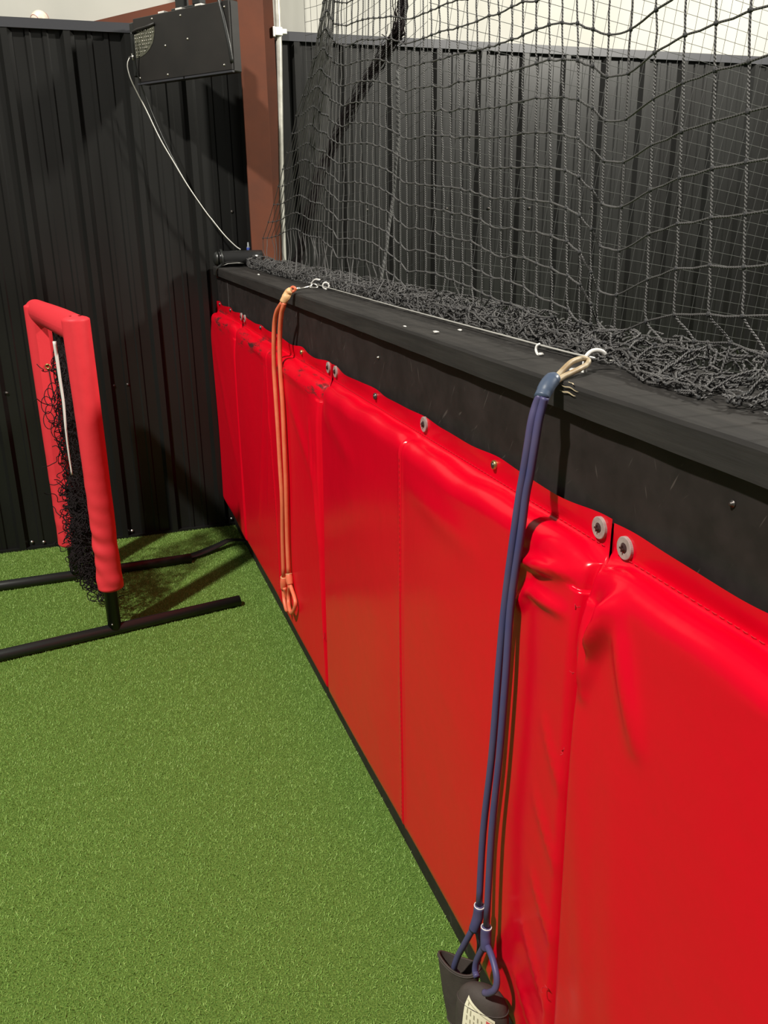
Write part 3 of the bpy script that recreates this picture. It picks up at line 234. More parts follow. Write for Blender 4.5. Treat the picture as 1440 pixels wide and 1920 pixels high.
def lathe(prof,n=20):   # profile (r,z) about z
    v=[];f=[]
    for r,z in prof:
        for k in range(n): a=2*math.pi*k/n; v.append((r*math.cos(a),r*math.sin(a),z))
    for i in range(len(prof)-1):
        for k in range(n): k2=(k+1)%n; f.append([i*n+k,i*n+k2,(i+1)*n+k2,(i+1)*n+k])
    return (np.array(v),f)
def ico(sub=1):
    import bmesh
    bm=bmesh.new(); bmesh.ops.create_icosphere(bm,subdivisions=sub,radius=1); v=np.array([q.co[:] for q in bm.verts]); f=np.array([[q.index for q in g.verts] for g in bm.faces]); bm.free(); return v,f
IV,IF=ico(1)
def recalc(o):
    import bmesh
    bm=bmesh.new(); bm.from_mesh(o.data); bmesh.ops.recalc_face_normals(bm,faces=bm.faces); bm.to_mesh(o.data); bm.free(); return o
def grid(fn,us,vs):
    U,V=np.meshgrid(us,vs,indexing='ij'); P=fn(U,V).reshape(-1,3); a,b=len(us),len(vs)
    i=np.arange(a-1)[:,None]*b; j=np.arange(b-1)[None]
    return (P,np.stack([i+j,i+b+j,i+b+j+1,i+j+1],-1).reshape(-1,4))
rs=np.random.RandomState(7)
random.seed(3)
# ------------------------------------------------------------------ setting
floor=struct(link('floor',box((-3.2,-6,-.05),(4.2,.06,0)),TURF,smooth=False),'green artificial turf floor')
# turf pile
def turf(x0,x1,y0,y1,dens):
    n=int((x1-x0)*(y1-y0)*dens); px=rs.uniform(x0,x1,n); py=rs.uniform(y0,y1,n)
    th=rs.uniform(0,2*np.pi,n); wv=rs.uniform(.0004,.0009,n); h=rs.uniform(.003,.006,n); lean=rs.uniform(.1,1.2,n)*h; la=rs.uniform(0,2*np.pi,n)
    dx,dy=np.cos(th)*wv,np.sin(th)*wv; lx,ly=np.cos(la)*lean,np.sin(la)*lean
    v=np.zeros((n,4,3)); v[:,0]=np.stack([px-dx,py-dy,0*px],1); v[:,1]=np.stack([px+dx,py+dy,0*px],1)
    v[:,2]=np.stack([px+dx*.6+lx,py+dy*.6+ly,h],1); v[:,3]=np.stack([px-dx*.6+lx,py-dy*.6+ly,h],1)
    return (v.reshape(-1,3),np.arange(4*n).reshape(-1,4))
g=link('turf_pile',turf(-2.4,-.002,-4.1,-.004,60000),BLADE,origin=(-1,-2,0),smooth=False); tag(g,'short curly green artificial grass pile covering the floor','grass'); g['kind']='stuff'
# corrugated rear wall
ribs=[-2.68,-2.44,-2.2,-1.96,-1.72,-1.485,-1.25,-1.015,-.783,-.542,-.3,-.06,.19]+[.429+.2295*k for k in range(16)]
prof=[]
for i,x in enumerate(ribs):
    prof+=[(x-.030,.018),(x-.014,-.006),(x+.012,-.006),(x+.028,.018)]
    if i<len(ribs)-1:
        nx=ribs[i+1]; d=nx-x
        for q in (.36,.64): c=x+d*q; prof+=[(c-.014,.018),(c-.008,.0125),(c+.008,.0125),(c+.014,.018)]
pv=[];pf=[]
zs=[0,.78,1.56,2.238]
for x,y in prof:
    for z in zs: pv.append((x,y,z))
k=len(zs)
for i in range(len(prof)-1):
    for j in range(k-1): pf.append([i*k+j,(i+1)*k+j,(i+1)*k+j+1,i*k+j+1])
    
pv+= [(prof[0][0],.05,0),(prof[-1][0],.05,0),(prof[-1][0],.05,2.25),(prof[0][0],.05,2.25)]; nn=len(pv); pf.append([nn-4,nn-1,nn-2,nn-3])
wall=struct(link('wall_back',(np.array(pv),pf),METAL,smooth=False),'black corrugated steel wainscot wall')
def screwhead(p,d,r=.006,name='screw',parent=None,m=SCREW):
    me=lathe([(0,.0001),(r*1.5,.0001),(r*1.5,.001),(r,.0012),(r*.95,.003),(r*.5,.0042),(0,.0043)],10)
    return link(name,xform(me,align(d),p),m,parent)
for p in G['scr']: screwhead((p[0],.012,p[2]),(0,-1,0),.005,'screw',wall,STEEL if p[2]<.1 else SCREW)
for x in (.75,1.4,2.0,2.55): screwhead((x,.012,1.525),(0,-1,0),.005,'screw',wall)
trim=join([box((-2.75,-.009,2.236),(4.0,-.0065,2.273)),box((-2.75,-.0085,2.238),(4.0,.09,2.243))])
struct(link('trim_1',trim,TRIM,smooth=False),'dark steel cap trim along the wainscot top')
struct(link('trim_2',box((-2.75,-.004,.0),(3.95,.016,.012)),METAL,smooth=False),'thin black base trim')
def liner(U,V):
    return np.stack([U,.095+.012*np.sin(U*3.1+.4)*np.cos(V*.7)+.008*np.sin(U*9+V)+.02*np.exp(-((U-.62-.05*V)/.03)**2)*0.4,V],-1)
struct(link('wall_upper',grid(liner,np.linspace(-2.75,4.0,220),np.linspace(2.2,4.0,12)),LINER),'white insulated liner wall above the black steel')
# low wall on the right: board, studs and back board
right=struct(link('wall_right',box((0,-6,0),(.205,-.0,1.246)),OSB,smooth=False),'black painted board face of the low wall')
link('panel_joint',box((-.0012,-.30,.0),(.0002,-.297,1.246)),SCREW,right)
screwhead((-.0005,-2.37,1.199),(-1,0,0),.0018,'screw',right,WIRE); screwhead((-.0005,-3.52,1.212),(-1,0,0),.0028,'screw',right,SCREW)
# wooden rail
rail=empty('wooden_rail',(.08,-3,1.246),'black stained wooden plank capping the low wall','rail')
def plank(y0,y1):
    ys=np.linspace(y0,y1,int((y1-y0)/.03)+2); sec=[(-.015,1.247),(-.015,1.280),(-.0115,1.2845),(.04,1.2853),(.10,1.2848),(.217,1.285),(.220,1.282),(.220,1.247)]
    def fn(U,V):
        k=V.astype(int); x=np.array([s[0] for s in sec])[k]; z=np.array([s[1] for s in sec])[k]
        return np.stack([x+.0006*np.sin(U*37),U,z+.0008*np.sin(U*5+1)*(k>0)],-1)
    v,f=grid(fn,ys,np.arange(len(sec))); f=f.tolist(); n=len(sec); f.append(list(range(n))); f.append([(len(ys)-1)*n+i for i in range(n)][::-1])
    for i in range(len(ys)-1): f.append([i*n,i*n+n-1,(i+1)*n+n-1,(i+1)*n])
    return (v,f)
recalc(link('plank',plank(-6,-1.606),WOOD,rail,smooth=False)); recalc(link('plank',plank(-1.603,0),WOOD,rail,smooth=False))
sm=G['scr_marks']
def scrape(a,b,wd,nrm):
    a=np.array(a);b=np.array(b);d=b-a;s=np.cross(d/np.linalg.norm(d),nrm);n=9;v=[];
    for i in range(n):
        t=i/(n-1);c=a+d*t+s*.001*math.sin(t*9);h=wd*math.sin(math.pi*t)**.6+.0001
        v+=[c+s*h+np.array(nrm)*.0004,c-s*h+np.array(nrm)*.0004]
    return (np.array(v),[[2*i,2*i+1,2*i+3,2*i+2] for i in range(n-1)])
link('bare_scrape',scrape(sm[0],sm[2],.0007,(-1,0,0)),BARE,rail); link('bare_scrape',scrape(sm[3],sm[5],.0010,(-1,0,0)),BARE,rail); link('bare_scrape',scrape(sm[6],sm[7],.0009,(0,0,1)),BARE,rail)
# debris on the rail
for p,s,lb in (((.043,-.80),.006,'farthest crumb of white plaster on the black rail'),((.016,-2.668),.0065,'larger white plaster chip on the rail, nearer the front edge'),((.072,-2.65),.005,'small white plaster chip beside the wire on the rail'),((-.004,-2.55),.004,'tiny pale chip on the front edge of the black rail')):
    v=IV*np.array([s*.8,s*1.5,s*.45])*(1+.35*rs.uniform(-1,1,(len(IV),1))); v[:,2]-=v[:,2].min(); v+=np.array([p[0],p[1],1.2856]); tag(link('plaster_chip',(v,IF),WHITE),lb,'debris','plaster chips on the rail')
# ------------------------------------------------------------------ padding
SEC=[(-.006,1.128),(-.0065,1.118),(-.006,1.106),(-.005,1.095),(-.0055,1.087),(-.009,1.0815),(-.016,1.0805),(-.026,1.081),(-.036,1.079),(-.044,1.074),(-.0495,1.065),(-.052,1.052)]
SEC+= [(-.052,z) for z in list(np.linspace(1.045,.86,28))+list(np.linspace(.85,.17,50))]+[(-.050,.158),(-.043,.150),(-.03,.148),(-.012,.149),(-.004,.15)]
SEC=np.array(SEC)
def segd(y,z,a,b):
    a=np.array(a);b=np.array(b);d=b-a;t=np.clip(((y-a[0])*d[0]+(z-a[1])*d[1])/(d@d),0,1)
    return np.hypot(y-a[0]-t*d[0],z-a[1]-t*d[1]),t
def ridge(y,z,a,b,wd,amp):
    d,t=segd(y,z,a,b); return amp*np.exp(-(d/wd)**2)*(np.sin(np.pi*(.1+.8*t))**.7)
def pad(y0,y1,fold,material,label,gro,wr,seed):
    R=np.random.RandomState(seed)
    root=empty('wall_pad',(-.03,(y0+y1)/2,.15),label,'wall pad','red vinyl pads along the low wall')
    ys=set(np.round(np.arange(y0,y1,.0075),5))
    for c in ([fold] if fold else []): ys|=set(np.round(c+np.array([-.012,-.008,-.005,-.003,-.0015,0,.0015,.003,.005,.008,.012]),5))
    for c,s in ((y0,1),(y1,-1)): ys|=set(np.round(c+s*np.array([0,.0015,.003,.006,.01,.015]),5))
    ys=np.array(sorted(y for y in ys if y0-1e-9<=y<=y1+1e-9))
    ph=R.uniform(0,6,8)
    gy=np.array(sorted(g[0] for g in gro))
    def fn(U,V):
        k=V.astype(int); x=SEC[k,0].copy(); z=SEC[k,1].copy(); y=U.copy()
        front=1/(1+np.exp(-(-x-.03)/.006)); fl=(k<5)
        # scalloped, slightly lifted flange between fixings
        dmin=np.min(np.abs(U[...,None]-gy),axis=-1) if len(gy) else U*0+.1
        lift=1-np.exp(-(dmin/.07)**2)
        z=z+np.where(k<3,(-.004*lift+.002*np.sin(U*23+ph[0])),0); x=x-np.where(k<4,.007*lift*(1-k/4.),0)
        # soft billow of the cover
        x=x-front*(.0035*np.sin(U*4.2+ph[1])*np.sin(z*3.3+ph[2])+.0022*np.sin(U*11+ph[3]+z*2)*np.sin(z*6+ph[4]))
        z=z+(k>5)*(k<12)*(.0035*np.sin(U*9+ph[5])+.002*np.sin(U*31+ph[6]))
        # rounded vertical edges
        for c in (y0,y1):
            d=np.abs(U-c); x=x+front*.016*np.exp(-(d/.007)**2); 
            x=x+front*.010*np.exp(-(d/.05)**2)*np.exp(-((z-1.06)/.06)**2); z=z-(k>5)*(k<14)*.012*np.exp(-(d/.04)**2)
        if fold:
            d=np.abs(U-fold); x=x+front*.006*np.exp(-(d/.0028)**2)-front*.0015*np.exp(-((d-.009)/.005)**2); z=z-(k>5)*(k<14)*.004*np.exp(-(d/.02)**2)
        wv=np.zeros_like(x)
        for (a,b,wd,am) in wr: wv=wv+ridge(U,z,a,b,wd,am*1.25)
        x=x-wv*front
        z=z+np.where((k>5)&(k<14),wv*.5,0)
        return np.stack([x,y,z],-1)
    me=grid(fn,ys,np.arange(len(SEC))); v,f=me; f=f.tolist(); n=len(SEC)
    f.append(list(range(n))); f.append([(len(ys)-1)*n+i for i in range(n)][::-1])
    cov=recalc(link('vinyl_cover',(v,f),material,root))
    # stitched seam line at the flange foot
    st=[]
    yy=np.arange(y0+.012,y1-.012,.012)
    link('stitching',tubes([np.array([[-.0072,a,1.0885],[-.0082,a+.004,1.0885],[-.0072,a+.008,1.0885]]) for a in yy],.0005,4),SEAM,root)
    if fold:
        zz=np.arange(.17,1.04,.012); link('fold_stitching',tubes([np.array([[-.0535,fold+.0045,a],[-.0542,fold+.0045,a+.003],[-.0535,fold+.0045,a+.006]]) for a in zz],.0004,4),SEAM,root)
    for gyy,gz,kind in gro:
        xx=-.0155+.0022
        if kind=='w':
            wsh=link('washer',xform(lathe([(.0066,-.004),(.0066,.0012),(.0072,.0016),(.0144,.0016),(.0152,.0010),(.0152,-.004)],36),align((-1,0,0)),(-.009,gyy,gz)),WASH,root,smooth=False)
            s=link('screw',xform(join([lathe([(0,.0030),(.0040,.0028),(.0066,.0012),(.0072,-.001)],7),box((-.0045,-.001,.0025),(.0045,.001,.0045)),box((-.001,-.0045,.0025),(.001,.0045,.0045))]),align((-1,.05,0)),(-.0095,gyy,gz)),SCREWD,wsh,smooth=False)
        else:
            wsh=link('brass_grommet' if kind=='b' else 'grommet',xform(lathe([(.0045,-.004),(.0045,.0015),(.006,.0022),(.0078,.001),(.008,-.003)],20),align((-1,0,0)),(-.0095,gyy,gz)),BRASS if kind=='b' else SCREW,root)
            link('screw',xform(lathe([(0,.003),(.003,.0026),(.0046,.001),(.0048,-.001)],8),align((-1,.1,.1)),(-.010,gyy+.001,gz)),SCREW,wsh)
    return root
pA=pad(-.668,-.004,None,REDS,'short red vinyl wall pad in the far corner by the black steel wall',[(-.077,1.118,'g'),(-.377,1.118,'g'),(-.645,1.117,'w')],[((-.1,.95),(-.55,.5),.05,.003)],1)
pB=pad(-1.996,-.672,-1.345,REDS,'scuffed red vinyl wall pad behind the orange resistance band',[(-.72,1.117,'w'),(-1.041,1.117,'g'),(-1.30,1.115,'g'),(-1.663,1.113,'b'),(-1.965,1.114,'w')],
 [((-1.30,1.0),(-1.0,.35),.018,.005),((-1.36,.9),(-1.2,.5),.015,.003),((-1.9,.95),(-1.98,.6),.014,.004),((-1.55,1.05),(-1.9,1.04),.012,.004),((-1.1,1.06),(-1.3,1.05),.012,.004),((-1.95,.9),(-1.99,.2),.01,.003),((-1.6,1.0),(-1.95,.8),.03,.004)],2)
pC=pad(-3.318,-2.0,-2.65,RED,'smooth red vinyl wall pad between the orange and blue resistance bands',[(-2.035,1.114,'w'),(-2.364,1.110,'g'),(-2.667,1.111,'w'),(-2.979,1.111,'b'),(-3.293,1.109,'w')],
 [((-3.14,.985),(-3.17,1.025),.008,.011),((-3.17,1.025),(-3.29,1.045),.008,.013),((-3.15,.93),(-3.19,.985),.009,.009),((-3.19,.985),(-3.28,.99),.010,.009),((-3.25,.80),(-3.31,.72),.009,.004),((-3.24,.66),(-3.31,.58),.009,.004),((-3.24,.52),(-3.31,.44),.009,.004),((-3.22,.40),(-3.31,.30),.009,.004),((-3.2,.28),(-3.31,.2),.010,.004),((-2.04,1.02),(-2.3,.95),.03,.003),((-2.7,1.0),(-3.0,.98),.03,.003)],3)
pD=pad(-4.64,-3.323,-3.985,RED,'nearest red vinyl wall pad, right of the blue resistance band',[(-3.352,1.102,'w'),(-3.67,1.108,'b'),(-3.99,1.108,'w'),(-4.3,1.108,'b'),(-4.61,1.106,'w')],
 [((-3.340,1.03),(-3.352,.90),.008,.010),((-3.400,1.050),(-3.372,.985),.014,.022),((-3.375,1.0),(-3.36,.93),.010,.008),((-3.41,1.04),(-3.47,.90),.016,.009),((-3.34,.85),(-3.42,.35),.03,.003),((-3.43,.8),(-3.5,.3),.05,.004)],4)
# frayed threads on the seams
for i,(y,z,pr) in enumerate(((-3.318,.80,pC),(-3.315,.36,pC),(-3.319,.92,pC),(-3.322,1.02,pD),(-1.99,.34,pB))):
    q=np.cumsum(np.vstack([[-.056,y,z],rs.normal(0,.0035,(6,3))]),axis=0); q[:,0]=np.minimum(q[:,0],-.0545); link('loose_thread',tube(catmull(q,4),.0006,5),SEAM,pr)
# ------------------------------------------------------------------ column, beam, conduit, ball
c=empty('steel_column',(.24,-.05,0),'rust red steel column rising from behind the low wall','column')
recalc(link('front_flange',box((.152,-.112,0),(.262,-.100,3.4),.001),RUST,c,smooth=False)); recalc(link('web',box((.203,-.1,0),(.211,-.03,3.4)),RUST,c,smooth=False)); recalc(link('back_flange',box((.17,-.052,0),(.318,-.034,3.4),.001),RUST,c,smooth=False))
a0,b0=np.array([-.50,2.262]),np.array([.25,2.46])
bm_=(np.array([(a0[0],-.012,a0[1]),(b0[0],-.012,b0[1]),(b0[0],-.012,b0[1]-.19),(a0[0]+.02,-.012,a0[1]-.19),(a0[0],.06,a0[1]),(b0[0],.06,b0[1]),(b0[0],.06,b0[1]-.19),(a0[0]+.02,.06,a0[1]-.19)])+np.array([0,.045,0]),[[0,1,2,3],[4,7,6,5],[0,4,5,1],[1,5,6,2],[2,6,7,3],[3,7,4,0]])
tag(recalc(link('sloping_beam',bm_,RUST,smooth=False)),'rust red steel beam sloping up to the column above the wainscot','beam')
cn=empty('conduit',(.33,-.045,0),'pale metal conduit pipe fixed beside the rust red column','conduit')
link('pipe',tube([(.31,-.045,.3),(.312,-.045,1.3),(.316,-.045,1.6),(.338,-.045,2.2),(.345,-.045,3.4)],.0135,14),GALV,cn)
recalc(link('clamp',join([box((.318,-.068,2.245),(.352,-.058,2.278),.002),box((.350,-.066,2.252),(.372,-.045,2.272),.002),box((.31,-.066,2.24),(.32,-.03,2.28),.002)]),WHITE,cn,smooth=False))
bl=empty('baseball',(-.64,.042,2.24),'scuffed white baseball sitting on the wall ledge','ball')
v,f=ico(3); link('leather_shell',(v*.036+np.array([-.64,.042,2.276]),f),LEATHER,bl)
th=np.linspace(0,2*math.pi,80); sx=np.cos(th)*.8+.2*np.cos(3*th); sy=np.sin(th)*.8-.2*np.sin(3*th); sz=.55*np.sin(2*th); q=np.stack([sx,sy,sz],1); q/=np.linalg.norm(q,axis=1)[:,None]
link('stitched_seam',tube(q*.0362@rotm('X',.5).T+np.array([-.64,.042,2.276]),.0011,5),STITCH,bl)
# ------------------------------------------------------------------ black box
FA=np.array([-.287,-.08]); FB=np.array([.07,-.571]); fd=(FB-FA)/np.linalg.norm(FB-FA); fn_=np.array([-fd[1],fd[0]]); fn_=fn_ if fn_[0]<0 else -fn_
if fn_[1]>0: fn_=fn_*1
FN=np.array([fd[1],-fd[0]]); 
if FN[0]>0: FN=-FN          # outward normal towards the viewer
Mx=np.array([[fd[0],-FN[0],0],[fd[1],-FN[1],0],[0,0,1]])   # local x along face, y into the box, z up
def onbox(me): return xform(me,Mx,(FA[0],FA[1],0))
bx=empty('equipment_box',(float((FA[0]+FB[0])/2+.04),float((FA[1]+FB[1])/2+.03),2.02),'black plywood box with a speckled corner plate, hung beside the column','box')
recalc(link('cabinet',onbox(box((.012,.004,2.03),(.560,.050,2.275),.004)),PLY,bx,smooth=False))
recalc(link('face_panel',onbox(box((.018,-.006,2.035),(.560,.003,2.272),.002)),PLY,bx,smooth=False))
recalc(link('bottom_edge_strip',onbox(join([box((.015,-.008,2.027),(.29,.004,2.034)),box((.298,-.008,2.027),(.562,.004,2.034))])),TRIM,bx,smooth=False))
an=np.linspace(-math.pi/2,.12,24); pl=[(.020+.125*math.cos(a),-.0075,2.222+.095*math.sin(a)) for a in an]+[(.07,-.0075,2.222),(.02,-.0075,2.212)]; pl2=[(x,-.0055,z) for x,_,z in pl]; n=len(pl)
plate=link('perforated_plate',onbox((np.array(pl+pl2),[list(range(n))]+[[i,i+1,n+i+1,n+i] for i in range(n-1)])),CIRC,bx,smooth=False)
dots=[]
for i in range(9):
    for j in range(9):
        x=.028+i*.0135; z=2.135+j*.0125
        if z<2.225 and ((x-.020)/.118)**2+((z-2.222)/.09)**2<1: dots.append(onbox((IV*(.0022+.0010*random.random())+np.array([x+random.uniform(-.002,.002),-.009,z]),IF)))
link('bulb',join(dots),STEEL,plate)
# dark curved lip crossing the plate
link('lip',onbox(tube([(.012,-.010,2.222),(.05,-.012,2.229),(.10,-.011,2.232),(.15,-.008,2.240)],.006,8)),PLY,bx)
for (u,z) in ((.03,2.052),(.20,2.05),(.20,2.155),(.33,2.165),(.56,2.07),(.135,2.258),(.30,2.25),(.54,2.25),(.52,2.055)): screwhead(tuple(onbox((np.array([[u,-.006,z]]),[]))[0][0]),(FN[0],FN[1],0),.0032,'screw',bx,STEEL)
recalc(link('hanger_bracket',onbox(join([box((.22,.02,2.275),(.40,.045,2.287),.003),box((.24,.025,2.285),(.29,.055,2.32),.003),box((.34,.02,2.285),(.38,.06,2.36),.004)])),POWDER,bx,smooth=False))
for u in (.17,.27,.38): recalc(link('foot',onbox(box((u,-.004,2.272),(u+.035,.02,2.279),.001)),WHITE,bx,smooth=False))
recalc(link('end_bracket',onbox(box((-.014,-.002,2.06),(.014,.06,2.262),.004)),POWDER,bx,smooth=False))
link('edge_strap',onbox(tube(catmull([(.515,.0,2.29),(.52,-.01,2.27),(.54,-.012,2.20),(.556,-.01,2.12),(.560,-.004,2.06)],5),.008,8)),POWDER,bx)
link('latch',onbox(join([tube([(-.02,-.01,2.135),(.012,-.012,2.135)],.003,8),tube([(.004,-.014,2.145),(.008,-.014,2.12)],.003,8)])),STEEL,bx)
# cables
tag(link('light_cable',tube(catmull(G['cab_light'],6),.0026,8),WIRE),'thin pale grey cable hanging from the black box to the rail end','cable')
tag(link('dark_cable',tube(catmull(G['cab_dark'],6),.0032,8),POWDER),'thin black cable running just behind the pale grey cable','cable')
# ------------------------------------------------------------------ roll at the rail end
rl=empty('wrapped_roll',(.09,-.12,1.285),'black film wrapped roll lying across the far end of the rail','roll')
axis=lambda pr,x0: xform(lathe(pr,24),align((1,0,0)),(x0,-.13,1.3225))
link('body',axis([(.0,0),(.026,.0),(.0325,.004),(.034,.02),(.033,.05),(.0345,.06),(.0335,.11),(.035,.15),(.034,.2),(.0,.2)],-.008),TAPE,rl)
link('end_cap',axis([(0,-.014),(.013,-.0125),(.025,-.006),(.0315,.001),(.0325,.006)],-.018),POWDER,rl)
link('binding_strap',join([tube(catmull([(.006,-.13+.037*math.cos(t),1.3225+.037*math.sin(t)) for t in np.linspace(-.3,3.4,9)]+[(.004,-.16,1.30),(-.021,-.15,1.278),(-.021,-.14,1.25),(-.002,-.13,1.243)],3),.006,8)]),POWDER,rl)
link('clear_film_flap',tube([(.0,-.158,1.292),(.03,-.165,1.302),(.07,-.165,1.304),(.11,-.15,1.300)],.003,6,flat=.4),WIRE,rl)
pg=G['plug']; pp=empty('cable_plug',tuple(pg[1]),'small grey plug with a blue band behind the black roll','plug')
link('body',xform(lathe([(0,0),(.008,0),(.008,.02),(.005,.026),(.004,.042),(0,.043)],12),None,(pg[1][0],pg[1][1],pg[1][2]-.01)),GREYP,pp); link('blue_band',xform(lathe([(.0082,0),(.0086,.001),(.0086,.010),(.0082,.011)],14),None,(pg[1][0],pg[1][1],pg[1][2]-.002)),BLUEP,pp)
# ------------------------------------------------------------------ main net
nr=len(NET); nc=len(NET[0])
A=np.full((nr,nc,3),np.nan)
for i in range(nr):
    for j in range(nc):
        if NET[i][j]: A[i,j]=NET[i][j]
cols=[];rows=[];knots=[]
UP=36
ext=[[None]*nc for _ in range(UP)]
for j in range(nc):
    top=A[0,j]; stp=A[0,j]-A[1,j]; stp=stp*np.clip(.052/max(1e-4,np.linalg.norm(stp)),.6,1.4)
    stp[0]*=.3; 
    cur=top.copy()
    for u in range(UP):
        cur=cur+(stp if u<6 else np.array([0,0,.052])); ext[u][j]=cur.copy()
def mid(a,b,s=.0016): 
    return (np.array(a)+np.array(b))/2+rs.normal(0,s,3)
drop={}
for idx,p in enumerate(G['pile_drop']): drop[NL+34+idx]=np.array(p)
for j in range(nc):
    pts=[ext[u][j] for u in range(UP-1,-1,-1)]+[A[i,j] for i in range(nr) if not np.isnan(A[i,j,0])]
    knots+=pts[:]
    if j in drop: pts.append(drop[j]); knots.append(drop[j]); last=drop[j]+np.array([.02,.02,-.02]); pts.append(np.array([.14,last[1]-.02,1.305]))
    else:
        last=pts[-1]; zb=1.30; 
        if last[2]>zb+.01: pts.append(np.array([last[0]+rs.uniform(-.01,.015),last[1]+rs.uniform(-.02,.02),(last[2]+zb)/2])); pts.append(np.array([last[0]+rs.uniform(-.02,.02),last[1]+rs.uniform(-.04,.04),zb]))
    q=[pts[0]]
    for a,b in zip(pts[:-1],pts[1:]): q+=[mid(a,b,.0009),b]
    cols.append((catmull(np.array(q),2),.0013 if j<NL else .00155))
allrows=[[ext[u][j] for j in range(nc)] for u in range(UP-1,-1,-1)]+[[A[i,j] if not np.isnan(A[i,j,0]) else None for j in range(nc)] for i in range(nr)]
allrows.append([drop.get(j) for j in range(nc)])
for r in allrows:
    run=[]
    for p in r+[None]:
        if p is None:
            if len(run)>1:
                q=[run[0]]
                for a,b in zip(run[:-1],run[1:]):
                    mm=mid(a,b,.0008); mm[2]-=.0012; q+=[mm,b]
                cq=catmull(np.array(q),2); kcut=4*NL
                if len(run)==nc and len(cq)>kcut: rows.append((cq[:kcut+1],.0009)); rows.append((cq[kcut:],.00155))
                else: rows.append((cq,.00155))
            run=[]
        else: run.append(np.array(p))
net=empty('batting_net',(.13,-2,1.29),'heavy black knotted net hanging down onto the rail','net')
link('mesh_sheet',tubes(cols+rows,.00155,6),CORD,net)
kv=[];kf=[];k0=0
for p in knots:
    s=np.array([.0031,.0033,.0042])*rs.uniform(.85,1.2,3); kv.append(IV*s*(1+.12*rs.uniform(-1,1,(len(IV),1)))+p); kf.append(IF+k0); k0+=len(IV)
link('knots',(np.concatenate(kv),np.concatenate(kf)),TWINE,net)
# heap of spare netting on the rail
heap=[]
def heapx(y): return float(np.interp(y,[-3.9,-3.45,-3.25,-3.15,-3.0,-1.5,-1.2,-.3,0],[.062,.066,.070,.108,.106,.108,.095,.10,.13]))
for i in range(1500):
    y=-.12-3.75*rs.beta(1.0,1.0); n=rs.randint(5,9); L=rs.uniform(.05,.17)
    x0=max(rs.uniform(.072,.21),heapx(y)+.005); dirn=rs.normal(0,1,3)*np.array([.45,1,.25]); dirn/=np.linalg.norm(dirn)
    p=np.array([x0,y,0]); q=[]
    cx=.13
    for s in range(n):
        hmax=.038*np.clip(1-((p[0]-.16)/.075)**2,.08,1)+.010
        if s==0: zt=rs.uniform(.002,1)*hmax; pz=zt
        pz=np.clip(pz+rs.normal(0,.006),.002,hmax)
        q.append([p[0],p[1],1.2868+pz])
        dirn=dirn+rs.normal(0,.38,3)*np.array([.8,1,.3]); dirn/=np.linalg.norm(dirn)
        p=p+dirn*L/n; p[0]=np.clip(p[0],heapx(p[1])+.002,.215); p[1]=min(p[1],-.06)
    heap.append((catmull(np.array(q),3),.00155))
    if rs.rand()<.8: 
        kk=q[rs.randint(len(q))]; knots.append(np.array(kk))
hp=link('netting_heap',tubes(heap,.00155,6),CORD,net); hp['kind']='stuff'
kv=[];kf=[];k0=0
for p in knots[-1200:]:
    s=np.array([.0030,.0034,.0030])*rs.uniform(.8,1.25,3); kv.append(IV*s+p); kf.append(IF+k0); k0+=len(IV)
hk=link('heap_knots',(np.concatenate(kv),np.concatenate(kf)),TWINE,net); hk['kind']='stuff'
# wire and hooks
tag(link('tie_wire',tube([(.128,-.05,1.296),(.122,-.4,1.292),(.113,-1.0,1.290),(.098,-1.575,1.2935),(.094,-2.2,1.2925),(.0905,-2.92,1.294),(.100,-3.03,1.292),(.125,-3.10,1.289)],.0017,8),WIRE),'thin pale wire stretched along the rail in front of the net heap','wire')
def hook(name,pts,r,label,base=None):
    h=empty(name,(pts[0][0],pts[0][1],1.2855),label,'hook'); link('shank',tube(catmull(pts,5),r,10),WHITE,h)
    b=pts[0]; link('base_collar',xform(lathe([(0,0),(r*2.2,0),(r*2.0,.0025),(r*1.1,.004)],12),None,(b[0],b[1],1.2856)),WHITE,h); return h
hook('screw_hook',G['big_arc'],.0034,'large open white hook holding the blue resistance band')
hook('screw_hook',G['arc_mid'],.0030,'white open hook holding the clip of the orange resistance band')
hook('screw_hook',G['arc_left'],.0028,'small white open hook near the black roll, right of the first eye')
hook('screw_hook',G['arc_right'],.0022,'thin white hook just left of the blue band loop')
def eye(c,r,t,ang,label):
    h=empty('screw_eye',(c[0],c[1],1.2855),label,'screw eye'); p=[(c[0]+math.cos(ang)*r*math.sin(a),c[1]+math.sin(ang)*r*math.sin(a),c[2]-r*math.cos(a)) for a in np.linspace(0,2*math.pi,25)]
    link('ring',tube(p,t,8,False),WHITE,h); link('stem',tube([(c[0],c[1],1.2856),(c[0],c[1],c[2]-r)],t,8),WHITE,h)
eye((.098,-1.578,1.2975),.0095,.0028,-.45,'round white screw eye the wire is tied to, beside the orange band clip')
eye((.128,-.05,1.303),.011,.003,-.9,'white screw eye at the far end of the wire, next to the black roll')
